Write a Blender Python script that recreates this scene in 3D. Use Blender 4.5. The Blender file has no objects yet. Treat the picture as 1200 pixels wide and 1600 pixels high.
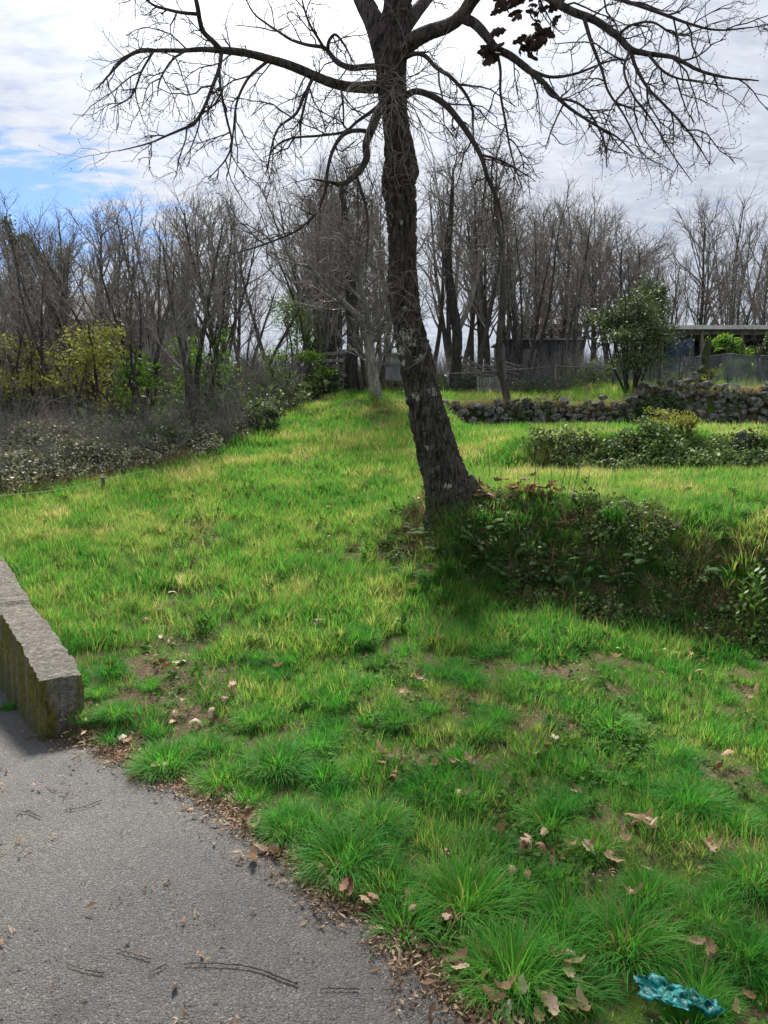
import bpy, math, random
import numpy as np
from mathutils import Vector, noise as mnoise

scene = bpy.context.scene
COL = scene.collection
PI = math.pi
rng = np.random.default_rng(7)
random.seed(7)

# ------------------------------------------------------------------ camera, world, sun, exposure
CAM_H = 1.6
PITCH = math.radians(7.0)
cam_d = bpy.data.cameras.new('camera')
cam = bpy.data.objects.new('camera', cam_d)
COL.objects.link(cam)
cam.location = (0, 0, CAM_H)
cam.rotation_euler = (math.radians(90) - PITCH, 0, 0)
cam_d.sensor_fit = 'VERTICAL'
cam_d.sensor_height = 32
cam_d.lens = 24
cam_d.clip_start = 0.05
cam_d.clip_end = 3000
scene.camera = cam

SUN_EL, SUN_AZ = math.radians(45), math.radians(-7)     # azimuth measured from +Y towards +X
sundir = Vector((math.sin(SUN_AZ) * math.cos(SUN_EL), math.cos(SUN_AZ) * math.cos(SUN_EL), math.sin(SUN_EL)))
sl = bpy.data.lights.new('sun', 'SUN')
sl.energy = 4.3
sl.angle = math.radians(13.0)
sl.color = (1.0, 0.95, 0.86)
so = bpy.data.objects.new('sun', sl)
COL.objects.link(so)
so.rotation_euler = sundir.to_track_quat('Z', 'Y').to_euler()

scene.view_settings.view_transform = 'Standard'
scene.view_settings.look = 'None'
scene.view_settings.gamma = 1
scene.view_settings.exposure = 0.92
scene.view_settings.use_curve_mapping = False
scene.cycles.max_bounces = 6
scene.cycles.transparent_max_bounces = 8

world = bpy.data.worlds.new('World')
scene.world = world
world.use_nodes = True


class NT:
    """tiny node helper"""
    def __init__(s, tree):
        s.t = tree
        s.n = tree.nodes
        s.n.clear()

    def add(s, typ, ins=None, **props):
        nd = s.n.new(typ)
        for k, v in props.items():
            setattr(nd, k, v)
        for k, v in (ins or {}).items():
            sock = nd.inputs[k]
            if hasattr(v, 'is_output'):
                s.t.links.new(v, sock)
            else:
                sock.default_value = v
        return nd

    def math(s, op, a, b=0.0, c=None, clamp=False):
        d = {0: a, 1: b}
        if c is not None:
            d[2] = c
        return s.add('ShaderNodeMath', d, operation=op, use_clamp=clamp).outputs[0]

    def smooth(s, v, a, b, lo=0.0, hi=1.0):
        return s.add('ShaderNodeMapRange', {0: v, 1: a, 2: b, 3: lo, 4: hi}, interpolation_type='SMOOTHSTEP').outputs[0]

    def mix(s, f, a, b, mode='MIX'):
        nd = s.add('ShaderNodeMix', None, data_type='RGBA', blend_type=mode)
        for sock, v in ((nd.inputs[0], f), (nd.inputs[6], a), (nd.inputs[7], b)):
            if hasattr(v, 'is_output'):
                s.t.links.new(v, sock)
            else:
                sock.default_value = v if not isinstance(v, tuple) or len(v) == 4 else (*v, 1)
        return nd.outputs[2]

    def noise(s, vec, scale, detail=4, rough=0.55, dist=0.0):
        d = {'Scale': scale, 'Detail': detail, 'Roughness': rough, 'Distortion': dist}
        if vec is not None:
            d['Vector'] = vec
        return s.add('ShaderNodeTexNoise', d).outputs[0]

    def ramp(s, f, stops):
        nd = s.add('ShaderNodeValToRGB', {0: f})
        cr = nd.color_ramp
        while len(cr.elements) < len(stops):
            cr.elements.new(0.5)
        for e, (p, c) in zip(cr.elements, stops):
            e.position = p
            e.color = (*c, 1)
        return nd.outputs[0]


def build_world():
    w = NT(world.node_tree)
    sky = w.add('ShaderNodeTexSky', sky_type='NISHITA', sun_disc=False, sun_elevation=SUN_EL, sun_rotation=SUN_AZ,
                air_density=1.1, dust_density=0.3, ozone_density=2.0)
    tc = w.add('ShaderNodeTexCoord')
    d = tc.outputs['Generated']
    sep = w.add('ShaderNodeSeparateXYZ', {0: d})
    z = w.math('MAXIMUM', sep.outputs[2], 0.04)
    z = w.math('ADD', z, 0.16)
    px = w.math('DIVIDE', sep.outputs[0], z)
    py = w.math('DIVIDE', sep.outputs[1], z)
    pv = w.add('ShaderNodeCombineXYZ', {0: px, 1: py, 2: 0.0}).outputs[0]
    # rippled high cloud: rows of small puffs
    rot = w.add('ShaderNodeMapping', {'Vector': pv, 'Rotation': (0, 0, math.radians(-62)), 'Scale': (1.0, 2.0, 1)}).outputs[0]
    rip = w.noise(rot, 7.5, 5, 0.6, 0.3)
    big = w.noise(pv, 0.55, 4, 0.55, 0.2)
    fine = w.noise(pv, 22.0, 5, 0.62)
    # clear gap low in the sky to the left
    gap = Vector((math.sin(math.radians(-28)) * math.cos(math.radians(13)), math.cos(math.radians(-28)) * math.cos(math.radians(13)), math.sin(math.radians(13))))
    gs = w.add('ShaderNodeVectorMath', {0: d, 1: tuple(gap)}, operation='SUBTRACT').outputs[0]
    gm = w.add('ShaderNodeVectorMath', {0: gs, 1: (1.0, 1.0, 2.7)}, operation='MULTIPLY').outputs[0]
    gl = w.add('ShaderNodeVectorMath', {0: gm}, operation='LENGTH').outputs[1]
    gl2 = w.math('ADD', gl, w.math('MULTIPLY', w.math('SUBTRACT', rip, 0.5), 0.42))
    clear = w.smooth(gl2, 0.12, 0.25, 0.0, 1.0)           # 0 inside the gap
    cov = w.math('ADD', w.math('MULTIPLY', big, 0.8), w.math('MULTIPLY', rip, 0.75))
    cov = w.smooth(cov, 0.42, 0.78, 0.62, 1.0)
    cov = w.math('MULTIPLY', cov, w.math('ADD', w.math('MULTIPLY', clear, 0.93), 0.07))
    # brightness of the thin cloud towards the veiled sun
    dt = w.add('ShaderNodeVectorMath', {0: d, 1: tuple(sundir)}, operation='DOT_PRODUCT').outputs[1]
    dtc = w.math('MAXIMUM', dt, 0.0)
    g1 = w.math('POWER', dtc, 12.0)
    g2 = w.math('POWER', dtc, 30.0)
    texv = w.math('ADD', w.math('MULTIPLY', w.math('SUBTRACT', rip, 0.5), 0.62), w.math('MULTIPLY', w.math('SUBTRACT', fine, 0.5), 0.22))
    texv = w.math('ADD', texv, w.math('MULTIPLY', w.math('SUBTRACT', big, 0.5), 0.22))
    br = w.math('ADD', 0.37, w.math('MULTIPLY', texv, 0.5))
    br = w.math('ADD', br, w.math('MULTIPLY', g1, 0.46))
    br = w.math('ADD', br, w.math('MULTIPLY', g2, 1.6))
    ccol = w.mix(w.math('MINIMUM', w.math('MULTIPLY', g1, 1.4), 1.0), (0.87, 0.94, 1.08, 1), (1.0, 1.0, 1.0, 1))
    cloud = w.add('ShaderNodeVectorMath', {0: ccol, 3: br}, operation='SCALE').outputs[0]
    skys = w.add('ShaderNodeVectorMath', {0: sky.outputs[0], 3: 0.085}, operation='SCALE').outputs[0]
    skyt = w.mix(1.0, skys, (0.56, 0.70, 0.98, 1), 'MULTIPLY')
    col = w.mix(cov, skyt, cloud)
    bg = w.add('ShaderNodeBackground', {0: col, 1: 1.0})
    w.add('ShaderNodeOutputWorld', {0: bg.outputs[0]})


build_world()

# ------------------------------------------------------------------ picture helpers: pixel + distance -> point
F_PX = 1200.0
cp, sp = math.cos(PITCH), math.sin(PITCH)


def P(u, v, y):
    """world point seen at photo pixel (u, v) at distance y in front of the camera"""
    a = (u - 600) / F_PX
    b = (800 - v) / F_PX
    dy = cp + b * sp
    dz = -sp + b * cp
    t = y / dy
    return np.array((a * t, y, CAM_H + dz * t))


# ------------------------------------------------------------------ noise in numpy
def _h(ix, iy, s):
    n = (ix * 374761393 + iy * 668265263 + s * 1442695041) & 0xffffffff
    n = ((n ^ (n >> 13)) * 1274126177) & 0xffffffff
    return ((n ^ (n >> 16)) & 0xffff) / 65535.0


def vn(x, y, s=0):
    x = np.asarray(x, float); y = np.asarray(y, float)
    ix = np.floor(x).astype(np.int64); iy = np.floor(y).astype(np.int64)
    fx = x - ix; fy = y - iy
    fx = fx * fx * (3 - 2 * fx); fy = fy * fy * (3 - 2 * fy)
    a = _h(ix, iy, s); b = _h(ix + 1, iy, s); c = _h(ix, iy + 1, s); d = _h(ix + 1, iy + 1, s)
    return a + (b - a) * fx + (c - a) * fy + (a - b - c + d) * fx * fy


def fbm(x, y, s=0, o=4):
    r = 0; amp = 0.5
    for i in range(o):
        r = r + amp * (vn(x * 2 ** i, y * 2 ** i, s + i) - 0.5)
        amp *= 0.5
    return r            # about -0.4 .. 0.4


def sst(a, b, t):
    k = np.clip((t - a) / (b - a + 1e-9), 0, 1)
    return k * k * (3 - 2 * k)


# ------------------------------------------------------------------ lie of the land
WA = np.array((-1.66, 3.81)); WD = np.array((-0.554, 0.833)); WD = WD / np.linalg.norm(WD)   # wall centre line start, direction
WALL_L = 9.0
EDGE = [tuple(WA + WD * 60), tuple(WA + WD * 0.02), (-1.52, 3.70), (-1.2, 3.41), (-0.95, 3.23), (-0.716, 3.03), (-0.375, 2.64),
        (-0.15, 2.36), (0.0, 2.20), (0.13, 2.02), (0.24, 1.84), (0.6, 1.35), (1.3, 0.5), (3, -1.5), (40, -45)]


def edge_sd(x, y):
    """signed distance to the road edge, positive on the road"""
    x = np.asarray(x, float); y = np.asarray(y, float)
    best = np.full(x.shape, 1e9); sg = np.ones(x.shape)
    for (ax, ay), (bx, by) in zip(EDGE[:-1], EDGE[1:]):
        dx, dy = bx - ax, by - ay
        t = np.clip(((x - ax) * dx + (y - ay) * dy) / (dx * dx + dy * dy), 0, 1)
        ex, ey = x - (ax + t * dx), y - (ay + t * dy)
        d = np.hypot(ex, ey)
        cr = dx * ey - dy * ex
        m = d < best - 1e-9
        best = np.where(m, d, best)
        sg = np.where(m, np.sign(-cr), sg)
    return best * sg


def road_z(x, y):
    x = np.asarray(x, float); y = np.asarray(y, float)
    return -0.13 * np.clip(y - 3.5, 0, 4) - 0.012 * np.clip(-x - 1.0, 0, 8)


YL = [-500, 0, 2, 3.7, 5, 6.3, 9, 12, 14, 18, 25, 40, 100, 600]
ZL = [0.0, 0, 0, .06, .22, .42, .85, 1.35, 1.72, 2.1, 2.3, 2.5, 2.6, 2.6]


def foot_y(x):
    return 5.62 - 0.55 * (np.clip(x, 0.2, 5) - 0.7)


def H(x, y, detail=True):
    x = np.asarray(x, float); y = np.asarray(y, float)
    zl = np.interp(y, YL, ZL)
    zl = zl + 0.05 * sst(-4.5, -7, x) * np.clip(y - 5, 0, 6)
    # right hand terraces
    wob = 0.35 * fbm(x * 1.1 + 3, y * 0 + 1.7, 31) + 0.15 * fbm(x * 4, y * 0 + 5, 33)
    fy = foot_y(x) + wob
    ztop = 0.93 - 0.06 * np.clip(x - 1.5, 0, 3)
    zf = np.interp(y, [-500, 0, 2, 4, 6], [0, 0, 0.0, 0.12, .22])
    fw = 0.95 + 0.5 * fbm(x * 1.7, y * 0 + 8, 39)
    bank = sst(0, fw, y - fy) ** 0.85
    top = ztop + (0.94 - ztop) * sst(0.7, 3.0, y - fy)
    zr = zf + (top - zf) * bank
    fy2 = 9.0 + 0.5 * fbm(x * 0.8, y * 0, 35) - 0.05 * x
    b2 = sst(0, 0.75, y - fy2) * sst(0.9, 2.2, x)
    zr = zr + 0.42 * b2 + 0.35 * (1 - sst(0.9, 2.2, x)) * sst(8, 11, y)
    zr = zr + 0.03 * sst(10, 14.8, y)
    zr = zr + (0.46 + 0.24 * sst(4.4, 5.2, x)) * sst(15.02, 15.12, y)
    zr = zr + 0.25 * sst(15, 19, y) + 0.2 * sst(19, 40, y)
    xa = np.interp(y, [0, 5, 7, 9, 12, 15, 18, 25], [-.6, -.35, -.35, .2, .7, 1.1, 1, 0])
    xb = np.interp(y, [0, 5, 7, 9, 12, 15, 18, 25], [.6, .35, .45, 1.8, 1.9, 1.3, 3, 3])
    w = sst(xa, xb, x)
    z = zl * (1 - w) + zr * w
    # mound carrying the oak
    z = z + 0.10 * np.exp(-(((x - 0.5) / 0.5) ** 2 + ((y - 6.15) / 0.42) ** 2)) + 0.26 * np.exp(-(((x - 0.6) / 0.42) ** 2 + ((y - 5.86) / 0.28) ** 2))
    # hump under the small pale tree
    z = z + 0.22 * np.exp(-(((x + 0.15) / 0.9) ** 2 + ((y - 14.2) / 0.8) ** 2))
    sd = edge_sd(x, y)
    rz = road_z(x, y)
    amp = sst(0.05, 0.6, -sd)
    if detail:
        z = z + amp * (0.12 * fbm(x * 0.9, y * 0.9, 3) + 0.075 * fbm(x * 3.5, y * 3.5, 9, 3))
    near_edge = (y < 3.8)
    z = np.where(near_edge, z * sst(-0.02, 0.4, -sd) + 0.0, z)
    return np.where(sd > 0, rz - 0.035, z - 0.006)


def G(u, v, ymin=1.4, ymax=60):
    """point of the ground seen at photo pixel (u, v)"""
    ys = np.concatenate([np.arange(ymin, 12, 0.02), np.arange(12, ymax, 0.1)])
    a = (u - 600) / F_PX; b = (800 - v) / F_PX
    t = ys / (cp + b * sp)
    xs = a * t; zs = CAM_H + (-sp + b * cp) * t
    g = H(xs, ys)
    g = np.where(edge_sd(xs, ys) > 0, road_z(xs, ys), g)
    hit = np.nonzero(zs < g)[0]
    i = hit[0] if len(hit) else len(ys) - 1
    return np.array((xs[i], ys[i], g[i]))


def gz(x, y):
    return float(H(np.array([x]), np.array([y]))[0])


# ------------------------------------------------------------------ mesh helpers
def mesh_np(name, V, F, mat=None, smooth=True, attrs=None):
    """V (n,3); F (m,3) or (m,4), or a list of such arrays"""
    me = bpy.data.meshes.new(name)
    V = np.asarray(V, np.float32)
    Fs = F if isinstance(F, list) else [F]
    Fs = [np.asarray(f, np.int32) for f in Fs if len(f)]
    me.vertices.add(len(V))
    me.vertices.foreach_set('co', V.ravel())
    tot = sum(f.size for f in Fs); nf = sum(len(f) for f in Fs)
    me.loops.add(tot); me.polygons.add(nf)
    me.loops.foreach_set('vertex_index', np.concatenate([f.ravel() for f in Fs]))
    sizes = np.concatenate([np.full(len(f), f.shape[1], np.int32) for f in Fs])
    starts = np.concatenate([[0], np.cumsum(sizes)[:-1]]).astype(np.int32)
    me.polygons.foreach_set('loop_start', starts)
    me.polygons.foreach_set('loop_total', sizes)
    me.polygons.foreach_set('use_smooth', np.full(nf, smooth))
    me.update(calc_edges=True)
    for k, arr in (attrs or {}).items():
        arr = np.asarray(arr, np.float32)
        if arr.ndim == 1:
            at = me.attributes.new(k, 'FLOAT', 'POINT'); at.data.foreach_set('value', arr)
        else:
            at = me.attributes.new(k, 'FLOAT_VECTOR', 'POINT'); at.data.foreach_set('vector', arr.ravel())
    if mat:
        me.materials.append(mat)
    return me


def obj(name, me, parent=None, loc=None, rot=None, scale=None):
    o = bpy.data.objects.new(name, me)
    COL.objects.link(o)
    if parent is not None:
        o.parent = parent
    if loc is not None:
        o.location = tuple(float(c) for c in loc)
    if rot is not None:
        o.rotation_euler = rot
    if scale is not None:
        o.scale = (scale,) * 3 if np.isscalar(scale) else scale
    return o


def tag(o, label=None, cat=None, group=None, kind=None):
    if label: o['label'] = label
    if cat: o['category'] = cat
    if group: o['group'] = group
    if kind: o['kind'] = kind
    return o


def empty(name, loc=(0, 0, 0), rz=0.0):
    o = bpy.data.objects.new(name, None)
    COL.objects.link(o)
    o.location = tuple(float(c) for c in loc)
    o.rotation_euler = (0, 0, rz)
    o.empty_display_size = 0.1
    return o


def copy_tree(o, parent=None):
    c = o.copy(); COL.objects.link(c); c.parent = parent
    for ch in list(o.children):
        copy_tree(ch, c)
    return c


class MB:
    """collects quads / tris with float attributes"""
    def __init__(s):
        s.V = []; s.Q = []; s.T = []; s.n = 0

    def add(s, V, Q=None, T=None):
        V = np.asarray(V, float).reshape(-1, 3)
        if Q is not None and len(Q): s.Q.append(np.asarray(Q, int).reshape(-1, 4) + s.n)
        if T is not None and len(T): s.T.append(np.asarray(T, int).reshape(-1, 3) + s.n)
        s.V.append(V); s.n += len(V)

    def box(s, c, size, R=None, jit=0.0):
        sx, sy, sz = [k / 2 for k in size]
        V = np.array([(x, y, z) for x in (-sx, sx) for y in (-sy, sy) for z in (-sz, sz)], float)
        if jit: V = V + rng.normal(0, jit, V.shape)
        if R is not None: V = V @ np.asarray(R).T
        Q = [(0, 1, 3, 2), (4, 6, 7, 5), (0, 4, 5, 1), (2, 3, 7, 6), (0, 2, 6, 4), (1, 5, 7, 3)]
        s.add(V + np.asarray(c), Q)

    def bar(s, a, b, w, h=None):
        """rectangular bar from a to b"""
        a = np.asarray(a, float); b = np.asarray(b, float); d = b - a; L = np.linalg.norm(d); d = d / L
        up = np.array((0, 0, 1.0)) if abs(d[2]) < 0.9 else np.array((0, 1.0, 0))
        s1 = np.cross(d, up); s1 /= np.linalg.norm(s1); u1 = np.cross(s1, d)
        R = np.stack([d, s1, u1], axis=1)
        s.box((a + b) / 2, (L, w, h or w), R)

    def tubes(s, V, Q):
        s.add(V, Q)

    def mesh(s, name, mat, smooth=False):
        Fs = []
        if s.Q: Fs.append(np.concatenate(s.Q))
        if s.T: Fs.append(np.concatenate(s.T))
        return mesh_np(name, np.concatenate(s.V), Fs, mat, smooth)


def batch_tubes(paths, rads, sides):
    """paths (m,n,3) rads (m,n) -> verts, quads"""
    Pm = np.asarray(paths, float); R = np.asarray(rads, float)
    m, n, _ = Pm.shape
    T = np.gradient(Pm, axis=1)
    T /= np.linalg.norm(T, axis=2, keepdims=True) + 1e-12
    mean = T.mean(axis=1)
    ax = np.argmin(np.abs(mean), axis=1)
    ref = np.eye(3)[ax][:, None, :]
    N = ref - (ref * T).sum(2, keepdims=True) * T
    N /= np.linalg.norm(N, axis=2, keepdims=True) + 1e-12
    B = np.cross(T, N)
    ang = np.arange(sides) * 2 * PI / sides
    V = Pm[:, :, None, :] + R[:, :, None, None] * (np.cos(ang)[None, None, :, None] * N[:, :, None, :] + np.sin(ang)[None, None, :, None] * B[:, :, None, :])
    idx = np.arange(m * n * sides).reshape(m, n, sides)
    a = idx[:, :-1, :]; b = idx[:, 1:, :]
    Q = np.stack([a, np.roll(a, -1, 2), np.roll(b, -1, 2), b], axis=-1).reshape(-1, 4)
    return V.reshape(-1, 3), Q


def tube(mb, pts, rad, sides=6):
    pts = np.asarray(pts, float)
    rad = np.full(len(pts), rad) if np.isscalar(rad) else np.asarray(rad, float)
    V, Q = batch_tubes(pts[None], rad[None], sides)
    mb.add(V, Q)
    n = len(V); k = sides
    mb.add(np.array([V[:k].mean(0), V[-k:].mean(0)]), None, None)
    base = mb.n - 2 - n
    T = [(base + (i + 1) % k, base + i, mb.n - 2) for i in range(k)] + [(base + n - k + i, base + n - k + (i + 1) % k, mb.n - 1) for i in range(k)]
    mb.T.append(np.array(T))


def catmull(pts, n):
    """resample control rows (k,d) to n rows, arc-length parameter"""
    pts = np.asarray(pts, float)
    k = len(pts)
    if k == 2:
        t = np.linspace(0, 1, n)[:, None]
        return pts[0] * (1 - t) + pts[1] * t
    ext = np.vstack([2 * pts[0] - pts[1], pts, 2 * pts[-1] - pts[-2]])
    seg = np.linalg.norm(np.diff(pts[:, :3], axis=0), axis=1) + 1e-6
    cum = np.concatenate([[0], np.cumsum(seg)]); s = np.linspace(0, cum[-1], n)
    i = np.clip(np.searchsorted(cum, s, side='right') - 1, 0, k - 2)
    t = ((s - cum[i]) / seg[i])[:, None]
    p0, p1, p2, p3 = ext[i], ext[i + 1], ext[i + 2], ext[i + 3]
    return 0.5 * (2 * p1 + (p2 - p0) * t + (2 * p0 - 5 * p1 + 4 * p2 - p3) * t ** 2 + (3 * p1 - p0 - 3 * p2 + p3) * t ** 3)


# ------------------------------------------------------------------ materials
def new_mat(name):
    m = bpy.data.materials.new(name)
    m.use_nodes = True
    return m, NT(m.node_tree)


def out(n, shader, disp=None):
    d = {0: shader}
    n.add('ShaderNodeOutputMaterial', d)


def principled(n, col, rough=0.8, spec=0.3, normal=None, metal=0.0):
    d = {'Base Color': col if hasattr(col, 'is_output') else (*col, 1), 'Roughness': rough, 'Specular IOR Level': spec, 'Metallic': metal}
    if normal is not None: d['Normal'] = normal
    return n.add('ShaderNodeBsdfPrincipled', d).outputs[0]


def bump(n, h, strength, dist=0.01):
    return n.add('ShaderNodeBump', {'Strength': strength, 'Distance': dist, 'Height': h}).outputs[0]


def leafy_mat(name, stops, source='random', trans=0.35, rough=0.5, spec=0.35, blade=None, patch=None, backcol=None):
    """thin leaf: reflects and lets light through. source: 'random' (per object), 'tint' (instance attribute), 'rnd' (per leaf attribute)"""
    m, n = new_mat(name)
    if source == 'random':
        f = n.add('ShaderNodeObjectInfo').outputs['Random']
    elif source == 'tint':
        f = n.add('ShaderNodeAttribute', attribute_type='INSTANCER', attribute_name='tint').outputs['Fac']
    else:
        f = n.add('ShaderNodeAttribute', attribute_type='GEOMETRY', attribute_name='rnd').outputs['Fac']
    if blade:                         # add per-leaf variation
        r = n.add('ShaderNodeAttribute', attribute_type='GEOMETRY', attribute_name='rnd').outputs['Fac']
        f = n.math('ADD', f, n.math('MULTIPLY', n.math('SUBTRACT', r, 0.5), blade), clamp=True)
    col = n.ramp(f, stops)
    if patch:
        r = n.add('ShaderNodeAttribute', attribute_type='GEOMETRY', attribute_name='rnd').outputs['Fac']
        dry = n.smooth(r, 1 - patch, 1 - patch + 0.01)
        col = n.mix(dry, col, (0.34, 0.27, 0.13, 1))
    pr = principled(n, col, rough, spec)
    tcol = n.mix(1.0, col, (1.35, 1.33, 0.9, 1), 'MULTIPLY')
    tr = n.add('ShaderNodeBsdfTranslucent', {0: tcol}).outputs[0]
    ms = n.add('ShaderNodeMixShader', {0: trans, 1: pr, 2: tr}).outputs[0]
    out(n, ms)
    return m


M = {}
# grass: fresh green to yellow green
GR = [(0.0, (0.05, 0.20, 0.035)), (0.3, (0.10, 0.29, 0.045)), (0.55, (0.18, 0.32, 0.07)), (0.75, (0.32, 0.375, 0.12)), (1.0, (0.50, 0.43, 0.25))]
M['grass'] = leafy_mat('grass_blades', GR, 'tint', 0.48, 0.62, 0.14, blade=0.55, patch=0.10)
TG = [(0.0, (0.045, 0.22, 0.035)), (0.6, (0.085, 0.32, 0.042)), (1.0, (0.17, 0.40, 0.06))]
M['tussock'] = leafy_mat('tussock_blades', TG, 'random', 0.45, 0.6, 0.14, blade=0.6, patch=0.08)
M['clover'] = leafy_mat('ground_cover_leaf', [(0, (0.03, 0.10, 0.016)), (1, (0.09, 0.20, 0.03))], 'tint', 0.35, 0.75, 0.12, blade=0.4)
M['ivy'] = leafy_mat('ivy_leaf', [(0, (0.03, 0.055, 0.02)), (0.5, (0.075, 0.125, 0.04)), (1, (0.19, 0.27, 0.09))], 'tint', 0.2, 0.6, 0.2, blade=0.7)
M['fern'] = leafy_mat('fern_leaf', [(0, (0.035, 0.09, 0.03)), (1, (0.10, 0.20, 0.06))], 'random', 0.35, 0.7, 0.12, blade=0.4)
M['bramble'] = leafy_mat('bramble_leaf', [(0, (0.07, 0.08, 0.04)), (0.4, (0.15, 0.165, 0.09)), (0.7, (0.25, 0.26, 0.17)), (0.92, (0.34, 0.35, 0.27)), (1, (0.44, 0.45, 0.38))], 'rnd', 0.2, 0.55, 0.35)
M['deadstalk'] = leafy_mat('dead_stalks', [(0, (0.13, 0.08, 0.05)), (0.5, (0.26, 0.18, 0.11)), (1, (0.42, 0.34, 0.21))], 'tint', 0.2, 0.8, 0.1, blade=0.6)
M['fresh'] = leafy_mat('fresh_leaf', [(0, (0.05, 0.12, 0.02)), (1, (0.16, 0.30, 0.04))], 'rnd', 0.4, 0.5, 0.3)
M['yellowish'] = leafy_mat('catkin_leaf', [(0, (0.15, 0.17, 0.04)), (1, (0.36, 0.37, 0.09))], 'rnd', 0.35, 0.6, 0.2)
M['evergreen'] = leafy_mat('evergreen_leaf', [(0, (0.025, 0.055, 0.02)), (0.6, (0.085, 0.125, 0.055)), (1, (0.20, 0.25, 0.13))], 'rnd', 0.25, 0.5, 0.25)
M['deadleaf'] = leafy_mat('dry_oak_leaf', [(0, (0.11, 0.05, 0.028)), (0.2, (0.24, 0.13, 0.075)), (0.55, (0.42, 0.27, 0.17)), (0.85, (0.50, 0.36, 0.25)), (1, (0.54, 0.46, 0.37))], 'random', 0.18, 0.65, 0.25, blade=0.0)
M['litter'] = leafy_mat('leaf_litter', [(0, (0.08, 0.045, 0.028)), (0.5, (0.25, 0.16, 0.10)), (1, (0.48, 0.36, 0.25))], 'tint', 0.12, 0.75, 0.2, blade=0.8)
M['redleaf'] = leafy_mat('russet_leaf', [(0, (0.08, 0.04, 0.025)), (0.6, (0.20, 0.10, 0.06)), (1, (0.34, 0.21, 0.13))], 'random', 0.18, 0.7, 0.2)
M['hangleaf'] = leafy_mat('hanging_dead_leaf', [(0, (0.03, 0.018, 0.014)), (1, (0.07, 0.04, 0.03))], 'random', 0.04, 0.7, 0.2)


def mat_ground():
    m, n = new_mat('meadow_soil')
    pos = n.add('ShaderNodeNewGeometry').outputs['Position']
    a = n.noise(pos, 2.2, 6, 0.6)
    b = n.noise(pos, 14, 6, 0.65)
    c = n.noise(pos, 70, 4, 0.6)
    soil = n.ramp(c, [(0.3, (0.05, 0.036, 0.022)), (0.55, (0.13, 0.09, 0.058)), (0.75, (0.26, 0.20, 0.13))])
    moss = n.ramp(b, [(0.3, (0.02, 0.05, 0.01)), (0.6, (0.05, 0.10, 0.015)), (0.8, (0.13, 0.16, 0.03))])
    f = n.smooth(n.math('ADD', a, n.math('MULTIPLY', b, 0.5)), 0.66, 0.86)
    col = n.mix(f, soil, moss)
    h = n.math('ADD', n.math('MULTIPLY', b, 0.6), n.math('MULTIPLY', c, 0.4))
    out(n, principled(n, col, 0.95, 0.1, bump(n, h, 0.9, 0.03)))
    return m


def mat_asphalt():
    m, n = new_mat('worn_asphalt')
    pos = n.add('ShaderNodeNewGeometry').outputs['Position']
    wob = n.add('ShaderNodeVectorMath', {0: pos, 1: n.add('ShaderNodeVectorMath', {0: n.add('ShaderNodeTexNoise', {'Vector': pos, 'Scale': 60.0}).outputs[1], 3: 0.006}, operation='SCALE').outputs[0]}, operation='ADD').outputs[0]
    v1 = n.add('ShaderNodeTexVoronoi', {'Vector': wob, 'Scale': 140.0, 'Randomness': 1.0})
    v2 = n.add('ShaderNodeTexVoronoi', {'Vector': wob, 'Scale': 240.0, 'Randomness': 1.0})
    big = n.noise(pos, 1.3, 5, 0.6)
    mid = n.noise(pos, 9, 5, 0.6)
    cellr = n.add('ShaderNodeSeparateColor', {0: v1.outputs['Color']})
    stone = n.ramp(cellr.outputs[0], [(0.0, (0.105, 0.10, 0.096)), (0.5, (0.165, 0.16, 0.155)), (0.85, (0.23, 0.222, 0.21)), (0.97, (0.34, 0.32, 0.29)), (1.0, (0.45, 0.43, 0.40))])
    gap = n.smooth(v1.outputs['Distance'], 0.42, 0.78)
    col = n.mix(n.math('MULTIPLY', gap, 0.75), stone, (0.05, 0.047, 0.044, 1))
    fine = n.add('ShaderNodeSeparateColor', {0: v2.outputs['Color']}).outputs[1]
    col = n.mix(0.35, col, n.ramp(fine, [(0, (0.07, 0.068, 0.066)), (1, (0.25, 0.24, 0.23))]))
    tone = n.math('ADD', n.math('MULTIPLY', big, 0.75), n.math('MULTIPLY', mid, 0.5))
    col = n.mix(1.0, col, n.ramp(tone, [(0.38, (0.78, 0.77, 0.76)), (0.62, (1.08, 1.06, 1.03)), (0.85, (1.3, 1.25, 1.16))]), 'MULTIPLY')
    stain = n.smooth(n.noise(pos, 1.9, 7, 0.75), 0.54, 0.68)
    col = n.mix(n.math('MULTIPLY', stain, 0.38), col, (0.075, 0.072, 0.07, 1))
    dusty = n.smooth(n.noise(pos, 3.1, 6, 0.7), 0.56, 0.70)
    col = n.mix(n.math('MULTIPLY', dusty, 0.35), col, (0.27, 0.235, 0.18, 1))
    col = n.mix(1.0, col, (0.50, 0.505, 0.53, 1), 'MULTIPLY')
    hgt = n.math('SUBTRACT', 1.0, n.math('MULTIPLY', v1.outputs['Distance'], 1.0))
    hgt = n.math('ADD', hgt, n.math('MULTIPLY', v2.outputs['Distance'], -0.3))
    hgt = n.math('ADD', hgt, n.math('MULTIPLY', cellr.outputs[1], 0.5))
    out(n, principled(n, col, 0.72, 0.4, bump(n, hgt, 0.85, 0.0045)))
    return m


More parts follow.
